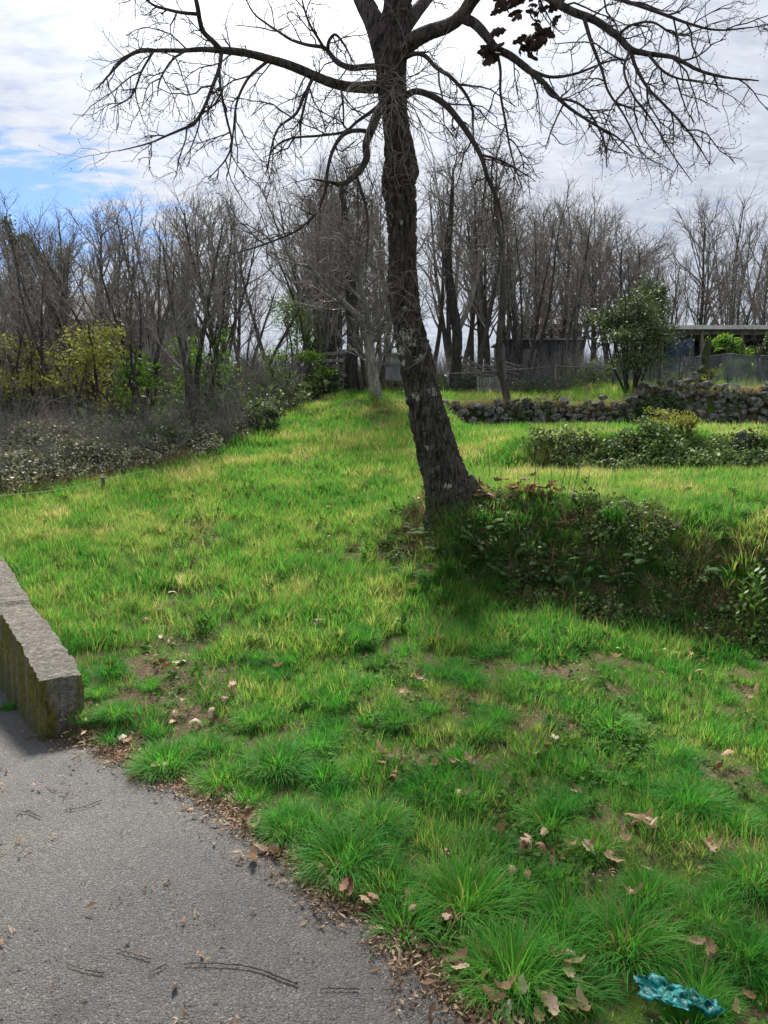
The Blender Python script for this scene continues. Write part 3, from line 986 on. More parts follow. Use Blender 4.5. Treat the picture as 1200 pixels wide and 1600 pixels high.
cov = [leaf_cluster('cover_clump', M['clover'], 16, 0.07, 0.022, 0.020, 1.3, seed=60 + i, up=1.5, fold=0.1) for i in range(4)]
x, y = sample(-4.5, 4.5, 1.2, 7, 300)
k = on_meadow(x, y); x, y = x[k], y[k]
b1, b2 = bank_mask(x, y)
k = rng.uniform(0, 1, len(x)) < sst(0.02, 0.2, fbm(x * 1.9 + 7, y * 1.9, 101)) * np.where(y < 3.75, sst(0.05, 0.3, -edge_sd(x, y)), 1) + 0.5 * b1 * (y < 7) + 0.25 * bare(x, y)
x, y = x[k], y[k]
scatter('ground_cover', np.stack([x, y, H(x, y) + 0.004], 1), cov, rng.uniform(0.7, 1.3, len(x)), rng.uniform(0, 1, len(x)), rots(len(x)),
        'low clover and small-leaved weeds between the grass', 'ground cover')

# ivy and dark leaves over the banks
ivy = [leaf_cluster('ivy_clump', M['ivy'], 60, 0.10, 0.045, 0.019, 1.3, seed=70 + i, up=0.3, fold=0.08) for i in range(5)]
x1_, y1_ = sample(-0.3, 6.5, 3.0, 7.2, 420)
b1, _ = bank_mask(x1_, y1_)
k = rng.uniform(0, 1, len(x1_)) < b1 * (0.06 + 0.5 * sst(0.0, 0.14, fbm(x1_ * 2.3, y1_ * 2.3, 103)))
xa_, ya_ = x1_[k], y1_[k]
x2_, y2_ = sample(1.2, 9, 8.4, 10.4, 240)
_, b2 = bank_mask(x2_, y2_)
k = rng.uniform(0, 1, len(x2_)) < b2 * 0.9
xb_, yb_ = x2_[k], y2_[k]
x = np.concatenate([xa_, xb_]); y = np.concatenate([ya_, yb_])
isb = np.concatenate([np.zeros(len(xa_)), np.ones(len(xb_))])
up = rng.uniform(0, 0.045, len(x)) + isb * rng.uniform(0, 0.14, len(x)) * sst(-0.1, 0.2, fbm(x * 2, y * 2, 105))
scatter('ivy_cover', np.stack([x, y - up * 0.5, H(x, y) + up], 1), ivy, rng.uniform(0.7, 1.4, len(x)) * (1 + 0.5 * isb),
        np.clip(rng.normal(0.55, 0.25, len(x)) + 1.2 * fbm(x * 3, y * 3, 151), 0, 1), rots(len(x), 0.5), 'dark ivy and weeds covering the terrace banks', 'ivy')

# broad-leaved weeds mixed into the banks
weed = [leaf_cluster('weed_clump', M['clover'], 14, 0.07, 0.05, 0.055, 0.75, seed=260 + i, up=0.5, fold=0.1) for i in range(4)]
x, y = sample(-0.4, 6.5, 3.0, 7.0, 110)
b1, _ = bank_mask(x, y)
k = rng.uniform(0, 1, len(x)) < b1 * 0.8
x, y = x[k], y[k]
x2, y2 = sample(-3.5, 4.5, 1.4, 8.5, 14)
k = on_meadow(x2, y2) & (edge_sd(x2, y2) < -0.25)
x, y = np.concatenate([x, x2[k]]), np.concatenate([y, y2[k]])
scatter('broadleaf_weeds', np.stack([x, y, H(x, y) + 0.01], 1), weed, rng.uniform(0.5, 1.2, len(x)) * np.where(y < 4.6, 0.6, 1.0), rng.uniform(0, 1, len(x)), rots(len(x), 0.4),
        'broad-leaved weeds mixed into the banks and the turf', 'weeds')

# dead grass hanging on banks
dead = [clump_mesh('dead_clump', M['deadstalk'], 26, 0.05, 0.09, 0.2, 0.7, 1.6, 0.0035, 4, seed=80 + i) for i in range(4)]
x, y = sample(-0.6, 6.5, 3.0, 7.4, 300)
b1, _ = bank_mask(x, y)
k = rng.uniform(0, 1, len(x)) < b1 * 0.8
x, y = x[k], y[k]
x2, y2 = sample(-6, 7, 5, 12, 6)
k = on_meadow(x2, y2); x2, y2 = x2[k], y2[k]
x3 = rng.uniform(-7.5, -2.6, 1000); y3 = scrub_edge(x3) + rng.normal(0.12, 0.2, 1000)
x = np.concatenate([x, x2, x3]); y = np.concatenate([y, y2, y3])
scd = np.concatenate([rng.uniform(0.7, 1.2, len(x) - 1000), rng.uniform(0.8, 1.7, 1000)])
scatter('dead_grass', np.stack([x, y, H(x, y)], 1), dead, scd, rng.uniform(0, 1, len(x)), rots(len(x), 0.25),
        'dry brown stalks on the banks and along the bramble foot', 'dead grass')

# ------------------------------------------------------------------ branching growth
def unit(v):
    return v / (np.linalg.norm(v) + 1e-12)


def grow_path(r, p0, d, L, n, wig, grav, pull=None):
    pts = [p0]
    p = p0.copy(); d = unit(d)
    st = L / (n - 1)
    for i in range(n - 1):
        d = d + r.normal(0, wig, 3)
        d[2] += grav
        if pull is not None: d = d + pull
        d = unit(d)
        p = p + d * st
        pts.append(p)
    return np.array(pts)


def grow(r, bank, p0, d, L, rad, lev, S):
    """S: dict of per-level lists. bank[lev] collects (points, radii)"""
    n = S['n'][lev]
    pts = grow_path(r, p0, d, L, n, S['wig'][lev], S['grav'][lev], S.get('pull'))
    t = np.linspace(0, 1, n)
    rr = rad * (1 - t * (1 - S['tip'][lev]))
    bank[lev].append((pts, rr))
    if lev + 1 < len(S['n']):
        children(r, bank, pts, rr, L, lev, S, S['k'][lev])


def children(r, bank, pts, rr, L, lev, S, k, t0=None, bias=None):
    n = len(pts)
    t0 = S['t0'][lev] if t0 is None else t0
    for i in range(k):
        t = t0 + (1 - t0) * (i + r.uniform(0, 1)) / k
        f = t * (n - 1); j = min(int(f), n - 2); f -= j
        p = pts[j] * (1 - f) + pts[j + 1] * f
        tg = unit(pts[j + 1] - pts[j])
        q = r.normal(0, 1, 3)
        if bias is not None: q = q + bias
        q = unit(q - q.dot(tg) * tg)
        a = S['ang'][lev] * r.uniform(0.65, 1.3)
        dd = tg * math.cos(a) + q * math.sin(a)
        Lc = S['len'][lev + 1] * r.uniform(0.55, 1.25) * (1 - S['short'][lev] * t)
        pr = rr[j] * (1 - f) + rr[j + 1] * f
        grow(r, bank, p, dd, Lc, min(S['rad'][lev + 1] * r.uniform(0.7, 1.2), pr * 0.85), lev + 1, S)


def bank_to_mesh(name, bank, mat, sides, smooth=True, buds=0.0):
    mb = MB()
    for lev, items in enumerate(bank):
        byn = {}
        for p, rr in items: byn.setdefault(len(p), []).append((p, rr))
        for n, it in byn.items():
            V, Q = batch_tubes([a for a, _ in it], [b for _, b in it], sides[lev])
            mb.add(V, Q)
    if buds:
        tips = np.array([p[-1] for p, _ in bank[-1]] + [p[len(p) // 2] for p, _ in bank[-1][::2]])
        dirs = np.array([unit(p[-1] - p[-2]) for p, _ in bank[-1]] + [unit(p[-1] - p[-2]) for p, _ in bank[-1][::2]])
        m = len(tips); s = buds * rng.uniform(0.6, 1.3, m)[:, None]
        a = rng.normal(0, 1, (m, 3)); a -= (a * dirs).sum(1, keepdims=True) * dirs; a /= np.linalg.norm(a, axis=1, keepdims=True)
        b = np.cross(dirs, a)
        V = np.stack([tips - dirs * s, tips + a * s * .6, tips + b * s * .6, tips - a * s * .6, tips - b * s * .6, tips + dirs * s * 1.6], 1).reshape(-1, 3)
        k = np.arange(m)[:, None] * 6
        T = np.concatenate([k + np.array(t) for t in ((0, 2, 1), (0, 3, 2), (0, 4, 3), (0, 1, 4), (5, 1, 2), (5, 2, 3), (5, 3, 4), (5, 4, 1))])
        mb.add(V, None, T)
    return mb.mesh(name, mat, smooth)


# ------------------------------------------------------------------ the oak
def limb_surface(mb_list, ctrl, n, sides, bark=0.012, seed=0, root=False):
    """ctrl rows (x,y,z,r). ridged bark geometry for trunk and thick limbs -> V,Q,extra attributes"""
    c = catmull(ctrl, n)
    pts, R = c[:, :3], c[:, 3]
    T = np.gradient(pts, axis=0); T /= np.linalg.norm(T, axis=1, keepdims=True)
    ref = np.array((0, 1.0, 0)) if abs(T.mean(0)[1]) < 0.8 else np.array((1.0, 0, 0))
    N = ref - (T @ ref)[:, None] * T; N /= np.linalg.norm(N, axis=1, keepdims=True)
    B = np.cross(T, N)
    ang = np.arange(sides) * 2 * PI / sides
    s = np.concatenate([[0], np.cumsum(np.linalg.norm(np.diff(pts, axis=0), axis=1))])
    A, Sg = np.meshgrid(ang, s)
    Rg = np.repeat(R[:, None], sides, 1)
    circ = A * Rg * 1.0
    # broad lumps
    lump = 0.10 * (vn(np.cos(A) * 1.3 + 9, Sg * 1.6 + np.sin(A) * 1.3, seed) - 0.5) + 0.10 * (vn(np.cos(A) * 3 + 4, Sg * 4 + np.sin(A) * 3, seed + 1) - 0.5)
    # fissured plates: ridges running along the stem, wandering and broken
    Rm = R.mean()
    per = max(6, int(2 * PI * Rm / 0.026))
    warp = 1.1 * (vn(np.cos(A) * 6 + 3, Sg * 9 + np.sin(A) * 6, seed + 2) - 0.5) + 0.9 * (vn(np.cos(A) * 14, Sg * 22 + np.sin(A) * 14, seed + 3) - 0.5)
    ph = A / (2 * PI) * per + warp * 1.2
    cell = np.abs((ph % 1) - 0.5) * 2           # 0 ridge centre, 1 fissure
    br = vn(np.floor(ph) * 7.3, Sg * 16 + np.floor(ph) * 3.1, seed + 5)
    cross = sst(0.16, 0.0, np.abs(br - 0.5))
    ridge = (1 - sst(0.45, 1.0, cell)) * (1 - 0.7 * cross) * (0.6 + 0.8 * vn(ph * 1.0, Sg * 30, seed + 6))
    fade = np.clip(Rg / 0.12, 0.25, 1)
    rad = Rg * (1 + lump) + bark * fade * (ridge - 0.55)
    V = pts[:, None, :] + rad[:, :, None] * (np.cos(A)[:, :, None] * N[:, None, :] + np.sin(A)[:, :, None] * B[:, None, :])
    i = np.arange(n * sides).reshape(n, sides)
    Q = np.stack([i[:-1], np.roll(i[:-1], -1, 1), np.roll(i[1:], -1, 1), i[1:]], -1).reshape(-1, 4)
    return V.reshape(-1, 3), Q, s


def px_ctrl(rows):
    """rows (u, v, y, half width px) -> (x, y, z, r)"""
    o = []
    for u, v, y, hw in rows:
        p = P(u, v, y)
        dist = math.sqrt(p[0] ** 2 + p[1] ** 2 + (p[2] - CAM_H) ** 2)
        b = (800 - v) / F_PX; a = (u - 600) / F_PX
        o.append((*p, hw * y / (cp + b * sp) / F_PX))
    return np.array(o)


OAKY = 6.3
trunk_rows = [(738, 850, OAKY, 48), (724, 822, OAKY, 46), (712, 797, OAKY, 43), (702, 770, OAKY, 38), (694, 740, OAKY, 34.5), (682, 700, OAKY, 31.5), (672, 660, OAKY - .02, 30.5),
              (663, 620, OAKY - .04, 28.5), (650, 560, OAKY - .05, 27.5), (643, 530, OAKY - .06, 26.5), (636, 500, OAKY - .08, 24.5), (630, 460, OAKY - .1, 26), (628, 430, OAKY - .1, 24),
              (629, 400, OAKY - .1, 23), (627, 340, OAKY - .1, 25.5), (622, 290, OAKY - .1, 29), (625, 265, OAKY - .1, 31), (624, 250, OAKY - .1, 28), (618, 190, OAKY - .1, 23.5), (613, 150, OAKY - .1, 25),
              (611, 110, OAKY - .1, 26), (610, 70, OAKY - .1, 30), (617, 40, OAKY - .1, 27), (622, 0, OAKY - .1, 24), (626, -60, OAKY - .1, 22), (628, -160, OAKY - .1, 19), (622, -300, OAKY, 13), (630, -480, OAKY, 7), (640, -620, OAKY + .1, 2)]
LIMBS = {  # traced on the photograph: (u, v, y, half width)
    'left_stem': [(604, 90, 6.2, 22), (592, 55, 6.25, 20), (580, 25, 6.3, 18), (562, -15, 6.4, 17), (540, -90, 6.5, 14), (520, -200, 6.6, 10), (490, -330, 6.8, 5), (480, -430, 6.9, 1.5)],
    'right_fork': [(622, 60, 6.2, 13), (648, 22, 6.3, 12), (672, -8, 6.5, 10), (720, -70, 6.8, 8), (780, -180, 7.1, 5), (830, -290, 7.4, 1.5)],
    'right_limb': [(616, 96, 6.2, 17), (640, 68, 6.1, 15), (668, 52, 6.0, 13.5), (700, 40, 5.9, 12), (722, 24, 5.8, 11.5), (740, -2, 5.75, 11), (775, -35, 5.7, 10), (815, -30, 5.6, 8.5), (850, -8, 5.5, 7.5), (890, 16, 5.4, 7), (930, 32, 5.35, 6.5), (964, 56, 5.3, 6),
                   (985, 77, 5.2, 5.5), (1012, 84, 5.15, 4.5), (1052, 90, 5.1, 3.5), (1092, 110, 5.0, 2.8), (1135, 121, 4.95, 2), (1186, 126, 4.9, 1)],
    'right_lower_limb': [(722, 28, 5.8, 9), (742, 37, 5.75, 8.5), (758, 54, 5.7, 8), (775, 75, 5.65, 7), (797, 87, 5.6, 6.5), (822, 106, 5.55, 6), (848, 128, 5.5, 4.5), (885, 165, 5.4, 3), (930, 195, 5.3, 2.2), (965, 215, 5.25, 1.4), (990, 240, 5.2, .8)],
    'right_fan_a': [(985, 77, 5.2, 4), (993, 104, 5.15, 3.2), (1012, 137, 5.1, 2.8), (1040, 166, 5.0, 2.3), (1068, 196, 4.95, 2), (1090, 226, 4.9, 1.5), (1108, 255, 4.85, .8)],
    'right_fan_b': [(912, 26, 5.35, 4), (924, 66, 5.3, 3.3), (940, 108, 5.3, 2.8), (950, 142, 5.25, 2.3), (975, 180, 5.2, 1.8), (1000, 230, 5.2, 1)],
    'right_fan_c': [(848, -8, 5.5, 4.5), (905, -12, 5.45, 4), (970, 0, 5.4, 3.5), (1030, 20, 5.3, 3), (1080, 38, 5.25, 2.4), (1125, 47, 5.2, 1.8), (1197, 40, 5.15, .9)],
    'right_fan_d': [(1012, 84, 5.15, 3), (1035, 110, 5.0, 2.4), (1058, 122, 5.0, 2), (1092, 128, 4.95, 1.6), (1130, 134, 4.9, 1)],
    'right_fan_e': [(985, 77, 5.2, 3), (975, 110, 5.0, 2.5), (990, 150, 4.9, 2), (1020, 190, 4.85, 1.6), (1050, 240, 4.8, 1.2), (1082, 285, 4.8, .7)],
    'right_fan_f': [(822, 106, 5.55, 3.5), (858, 120, 5.5, 3), (900, 115, 5.4, 2.5), (950, 96, 5.4, 1.8), (985, 92, 5.4, .9)],
    'right_fan_g': [(848, 128, 5.5, 3), (862, 150, 5.4, 2.6), (900, 160, 5.3, 2.4), (925, 182, 5.2, 2), (945, 225, 5.2, 1.5), (948, 262, 5.2, .8)],
    'right_fan_h': [(965, 56, 5.3, 3), (985, 40, 5.2, 2.4), (1020, 35, 5.1, 2), (1060, 55, 5.1, 1.6), (1110, 40, 5.1, 1)],
    'right_dangle': [(776, 78, 5.65, 3), (782, 110, 5.6, 2.6), (782, 145, 5.6, 2.4), (790, 192, 5.55, 2.2), (799, 240, 5.55, 1.6), (816, 296, 5.5, .8)],
    'right_arch_small': [(630, 92, 6.2, 4.5), (648, 84, 6.0, 4.2), (665, 88, 5.95, 4), (682, 106, 5.9, 3.8), (705, 121, 5.85, 3.5), (726, 145, 5.8, 3), (738, 170, 5.8, 2.6), (739, 198, 5.8, 1.8), (742, 240, 5.8, 1)],
    'right_arch': [(630, 152, 6.15, 6.5), (648, 143, 6.0, 6), (672, 149, 5.95, 6), (696, 164, 5.9, 5.8), (716, 187, 5.85, 5.5), (735, 214, 5.8, 5), (752, 245, 5.75, 4.6), (761, 275, 5.75, 4), (774, 305, 5.75, 3.5), (783, 335, 5.75, 2.2), (788, 372, 5.75, 1)],
    'right_arch_twig': [(752, 242, 5.75, 2.5), (778, 249, 5.7, 2.2), (802, 261, 5.7, 1.8), (826, 276, 5.7, 1)],
    'left_limb': [(606, 137, 6.2, 10), (570, 137, 6.2, 9.5), (542, 135, 6.15, 9), (515, 128, 6.1, 8.5), (488, 117, 6.0, 8), (455, 103, 5.95, 7.5), (420, 92, 5.9, 7), (385, 83, 5.8, 6.5), (350, 79, 5.75, 6), (318, 77, 5.7, 4.5), (285, 79, 5.65, 3.6), (240, 79, 5.6, 3.2),
                  (212, 82, 5.55, 2.8), (188, 98, 5.5, 2.2), (166, 122, 5.45, 1.4), (150, 140, 5.4, .8)],
    'left_limb_riser': [(346, 79, 5.75, 5.5), (334, 66, 5.7, 5), (318, 50, 5.7, 4.6), (312, 32, 5.65, 4.4), (308, 8, 5.6, 4.2), (300, -25, 5.6, 3.4), (285, -80, 5.6, 2)],
    'left_limb_riser_b': [(308, 22, 5.65, 3.5), (285, 20, 5.6, 3), (262, 15, 5.6, 2.6), (240, 8, 5.55, 2.2), (220, -8, 5.5, 1.4)],
    'left_fan_a': [(346, 82, 5.75, 4), (342, 108, 5.65, 3.6), (330, 140, 5.6, 3.2), (318, 170, 5.55, 3), (303, 193, 5.5, 3.2), (284, 202, 5.45, 2.4), (263, 211, 5.4, 2), (232, 224, 5.35, 1.5), (185, 236, 5.3, .8)],
    'left_fan_b': [(342, 100, 5.7, 3), (345, 140, 5.6, 2.6), (354, 185, 5.55, 2.2), (362, 222, 5.5, 1.9), (352, 250, 5.45, 1.5), (325, 280, 5.4, .8)],
    'left_fan_c': [(418, 96, 5.9, 3.2), (398, 112, 5.85, 2.8), (384, 128, 5.8, 2.5), (370, 160, 5.75, 2.2), (365, 200, 5.7, 1.7), (360, 250, 5.7, 1.2), (355, 276, 5.7, .7)],
    'left_fan_d': [(490, 120, 6.0, 3.5), (476, 148, 5.9, 3), (462, 178, 5.8, 2.6), (435, 200, 5.75, 2), (423, 235, 5.7, 1.5), (418, 272, 5.7, .8)],
    'left_fan_e': [(486, 124, 6.0, 2.5), (478, 155, 5.85, 2.2), (470, 195, 5.8, 1.7), (470, 232, 5.8, .9)],
    'left_fan_f': [(533, 138, 6.1, 2.4), (536, 165, 6.0, 2), (537, 196, 5.95, 1.2)],
    'left_fan_g': [(240, 80, 5.6, 2.4), (222, 110, 5.5, 2), (205, 150, 5.4, 1.5), (172, 170, 5.3, .8)],
    'left_fan_h': [(290, 79, 5.65, 2.4), (268, 95, 5.5, 2), (250, 125, 5.4, 1.6), (246, 150, 5.4, .8)],
    'left_back_limb': [(600, 104, 6.25, 6.5), (575, 104, 6.4, 6), (550, 106, 6.5, 5.8), (528, 98, 6.6, 5.2), (514, 82, 6.7, 4.6), (505, 74, 6.7, 3.8), (480, 70, 6.8, 3.2), (455, 62, 6.9, 2.8), (436, 50, 6.9, 2.4), (418, 38, 7.0, 2), (396, 20, 7.0, 1.6), (380, -10, 7, 1)],
    'left_back_riser': [(512, 80, 6.7, 3.4), (514, 64, 6.6, 3), (524, 54, 6.6, 2.6), (538, 70, 6.5, 2), (552, 98, 6.5, 1)],
    'left_back_riser_b': [(508, 78, 6.7, 3), (496, 58, 6.6, 2.6), (484, 38, 6.6, 2.2), (475, 12, 6.6, 1.8), (468, -20, 6.6, 1)],
    'left_thin_limb': [(598, 160, 6.2, 4), (578, 176, 6.0, 3.4), (558, 190, 5.95, 3), (538, 206, 5.9, 2.6), (500, 212, 5.85, 2.4), (452, 217, 5.8, 2), (425, 236, 5.75, 1.6), (415, 275, 5.7, .8)],
    'twisted_limb': [(598, 160, 6.2, 8), (588, 182, 6.0, 8.5), (580, 203, 5.9, 8), (572, 225, 5.85, 7), (573, 245, 5.8, 6.5), (565, 262, 5.75, 6.5), (550, 278, 5.7, 6), (535, 287, 5.65, 4), (512, 284, 5.6, 2.6), (490, 280, 5.6, 1.2)],
    'twisted_limb_arch': [(578, 206, 5.9, 4), (562, 204, 5.85, 4), (545, 206, 5.8, 3.8), (530, 217, 5.75, 3.6), (518, 240, 5.7, 3.3), (511, 270, 5.7, 3.1), (508, 298, 5.65, 2.8), (495, 330, 5.6, 2.5), (470, 356, 5.6, 2.2), (438, 372, 5.55, 1.9), (400, 386, 5.5, 1.5), (345, 402, 5.45, .8)],
    'twisted_limb_drop': [(557, 275, 5.72, 3), (565, 298, 5.7, 2.6), (573, 330, 5.7, 2.2), (575, 370, 5.7, 1.6), (572, 410, 5.7, .8)],
}


def build_oak():
    base = P(703, 790, OAKY)
    t = empty('oak_tree', base)
    tag(t, 'old leaning oak with dark fissured bark and bare spreading limbs on the fern-covered mound', 'tree')
    bv = base
    ctrl = px_ctrl(trunk_rows)
    V, Q, s = limb_surface(None, ctrl * np.stack([np.ones(len(ctrl))] * 3 + [np.interp(ctrl[:, 2], [1.5, 3.0], [0.92, 0.84])], 1), 1100, 260, 0.019, 11)
    # lichen and moss amounts at the places the photograph shows them
    spots = [(636, 522, .09), (655, 560, .05), (626, 545, .05), (677, 612, .05), (650, 618, .05), (633, 620, .035), (645, 535, .05), (700, 760, .04), (628, 345, .03), (612, 330, .03), (633, 480, .03), (668, 700, .03), (628, 565, .05), (636, 645, .03)]
    lich = np.zeros(len(V))
    for u, v, r in spots:
        c = P(u, v, OAKY - 0.25)
        d = np.hypot(V[:, 0] - c[0], V[:, 2] - c[2])
        lich = np.maximum(lich, sst(r * 1.5, r * 0.3, d) * (V[:, 1] < OAKY + 0.05))
    moss = sst(base[2] + 0.3, base[2] - 0.05, V[:, 2]) * 0.8
    # root flare: widen the foot unevenly
    zrel = V[:, 2] - base[2]
    cx = np.interp(V[:, 2], ctrl[:, 2], ctrl[:, 0]); cy = ctrl[0, 1]
    an = np.arctan2(V[:, 1] - cy, V[:, 0] - cx)
    fl = np.exp(-np.clip(zrel + 0.1, 0, 9) / 0.13) * (0.22 + 0.22 * np.cos(an * 5 + 1.0))
    V[:, 0] = cx + (V[:, 0] - cx) * (1 + fl); V[:, 1] = cy + (V[:, 1] - cy) * (1 + fl)
    V -= bv
    obj('trunk', mesh_np('oak_trunk', V, Q, M['oakbark'], True, {'lichen': lich, 'moss': moss}), t)
    # surface root running along the bank to the right, and one to the left
    for rows in ([(724, 752, 6.3, 18), (750, 784, 6.25, 16), (782, 806, 6.2, 12), (812, 830, 6.15, 9), (838, 856, 6.1, 6), (850, 884, 6.05, 3)],
                 [(694, 790, 6.25, 12), (684, 815, 6.2, 9), (676, 845, 6.15, 4)]):
        V, Q, s = limb_surface(None, px_ctrl(rows), 90, 46, 0.012, 5)
        obj('root', mesh_np('oak_root', V - bv, Q, M['oakbark'], True, {'lichen': np.zeros(len(V)), 'moss': np.full(len(V), .55)}), t)
    r = np.random.default_rng(3)
    bank = [[], [], [], []]
    S = dict(n=[8, 7, 5, 4], wig=[0.16, 0.22, 0.26, 0.3], grav=[-0.02, -0.035, -0.01, 0.06], tip=[0.4, 0.4, 0.45, 0.6], k=[5, 5, 3, 0], t0=[0.2, 0.15, 0.2, 0],
             ang=[0.8, 0.8, 0.8, 0], len=[0.5, 0.58, 0.27, 0.11], short=[0.4, 0.4, 0.3, 0], rad=[0.008, 0.0062, 0.0036, 0.0024])
    for name, rows in LIMBS.items():
        ctrl = px_ctrl(rows) * np.array((1, 1, 1, 0.83))
        L = np.linalg.norm(np.diff(ctrl[:, :3], axis=0), axis=1).sum()
        thick = ctrl[:, 3].max() > 0.028
        n = int(L / (0.012 if thick else 0.03)) + 6
        V, Q, s = limb_surface(None, ctrl, n, 44 if thick else 9, 0.010 if thick else 0.002, hash(name) % 91 if False else len(name) * 7)
        obj('limb', mesh_np('oak_limb', V - bv, Q, M['oakbark'] if thick else M['oaktwig'], True, {'lichen': np.zeros(len(V)), 'moss': np.zeros(len(V))}), t)
        c = catmull(ctrl, 40)
        pts, rr = c[:, :3] - bv, c[:, 3]
        dens = 5.2 if 'fan' in name or 'arch' in name else 4.2
        k = max(3, int(L * dens))
        t0 = 0.28 if thick else 0.12
        children(r, bank, pts, rr, L, 0, S, k, t0=t0, bias=np.array((0, 0, -0.25)))
        # fine twigs straight off the limb too
        S2 = dict(S); S2['len'] = [0.3, 0.22, 0.12, 0.07]
        children(r, bank, pts, rr, L, 0, S2, max(2, int(L * 2.2)), t0=0.1)
    tw = bank_to_mesh('oak_twigs', bank, M['oaktwig'], [5, 5, 4, 3], buds=0.0046)
    o = obj('twigs', tw, t); o['kind'] = 'stuff'
    # pale water shoots tangled on the front of the trunk
    bank = [[], [], [], []]
    S = dict(n=[9, 9, 6, 4], wig=[0.2, 0.28, 0.3, 0.3], grav=[-0.1, -0.09, -0.05, 0], tip=[0.4, 0.4, 0.45, 0.6], k=[4, 4, 2, 0], t0=[0.2, 0.15, 0.2, 0],
             ang=[0.8, 0.7, 0.8, 0], len=[0.5, 0.5, 0.22, 0.10], short=[0.4, 0.4, 0.3, 0], rad=[0.008, 0.0045, 0.0028, 0.002])
    for i in range(34):
        c = P(r.normal(611, 9), r.normal(140, 16), 5.98) - bv
        d = np.array((r.normal(0, 0.75), -0.55, r.normal(-0.45, 0.5)))
        grow(r, bank, c, d, r.uniform(0.3, 0.95), 0.0045, 1, S)
    for i in range(26):
        v = r.uniform(200, 560)
        u = np.interp(v, [190, 265, 460, 560], [618, 625, 630, 650]) + r.choice([-1, 1]) * r.uniform(10, 24)
        c = P(u, v, 6.05) - bv
        grow(r, bank, c, np.array((r.normal(0, 0.9), -0.6, r.normal(0.1, 0.5))), r.uniform(0.15, 0.5), 0.0035, 1, S)
    tg = bank_to_mesh('oak_water_shoots', bank, M['paletwig'], [5, 5, 4, 3])
    o = obj('water_shoots', tg, t); o['kind'] = 'stuff'
    # clump of last year's leaves still hanging
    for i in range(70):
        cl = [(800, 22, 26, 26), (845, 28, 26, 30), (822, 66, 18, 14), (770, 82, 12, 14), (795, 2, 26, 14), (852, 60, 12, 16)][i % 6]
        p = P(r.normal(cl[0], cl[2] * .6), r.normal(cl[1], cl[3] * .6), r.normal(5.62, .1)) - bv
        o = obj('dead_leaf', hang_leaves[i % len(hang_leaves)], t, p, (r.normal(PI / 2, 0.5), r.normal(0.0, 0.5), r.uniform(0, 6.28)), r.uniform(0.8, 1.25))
        if i == 0: o['label'] = 'withered brown leaves still hanging on the twigs'
    return t


# lobed oak leaf, curled as dry leaves are
def oak_leaf(name, mat, L, curl, twist, seed, wrinkle=0.05):
    r = np.random.default_rng(seed)
    n, m = 15, 5
    V = []
    for i in range(n):
        t = i / (n - 1)
        env = (math.sin(PI * min(1, t * 0.96 + 0.02)) ** 0.75) * (0.55 + 0.6 * t)
        lobe = 0.84 + 0.2 * math.cos(t * PI * 2 * 4.1 + seed)
        w = 0.33 * L * env * lobe + 0.006 * L
        if t < 0.09: w = 0.012 * L
        x = (t - 0.5) * L
        zc = curl * L * (t - 0.5) ** 2 * 2.2
        for j in range(m):
            s = (j / (m - 1) - 0.5) * 2
            z = zc + abs(s) ** 1.4 * w * (0.55 + 0.4 * math.sin(t * 5 + seed)) * (1 if curl > 0 else -1) * abs(curl) * 1.7 + r.normal(0, wrinkle * L * 0.35) * abs(s)
            yy = s * w * (1 - 0.25 * abs(curl))
            V.append((x, yy, z + twist * s * w * (t - 0.3)))
    i = np.arange(n * m).reshape(n, m)
    Q = np.stack([i[:-1, :-1], i[:-1, 1:], i[1:, 1:], i[1:, :-1]], -1).reshape(-1, 4)
    return mesh_np(name, np.array(V), Q, mat, True, {'rnd': np.full(n * m, 0.5)})


hang_leaves = [oak_leaf('hanging_leaf', M['hangleaf'], 0.11, c, t, 50 + i) for i, (c, t) in enumerate(((0.5, 0.6), (-0.7, -0.4), (0.9, 0.2), (-0.4, 0.9)))]
ground_leaves = [oak_leaf('fallen_leaf', M['deadleaf'], 0.105, c, t, 10 + i) for i, (c, t) in enumerate(((0.35, 0.3), (-0.5, -0.5), (0.7, 0.1), (-0.3, 0.6), (0.9, -0.5), (-0.8, 0.3), (0.2, -0.7)))]
red_leaves = [oak_leaf('russet_leaf', M['redleaf'], 0.11, c, t, 30 + i) for i, (c, t) in enumerate(((0.35, 0.3), (-0.5, -0.5), (0.7, 0.1), (-0.3, 0.6)))]
build_oak()


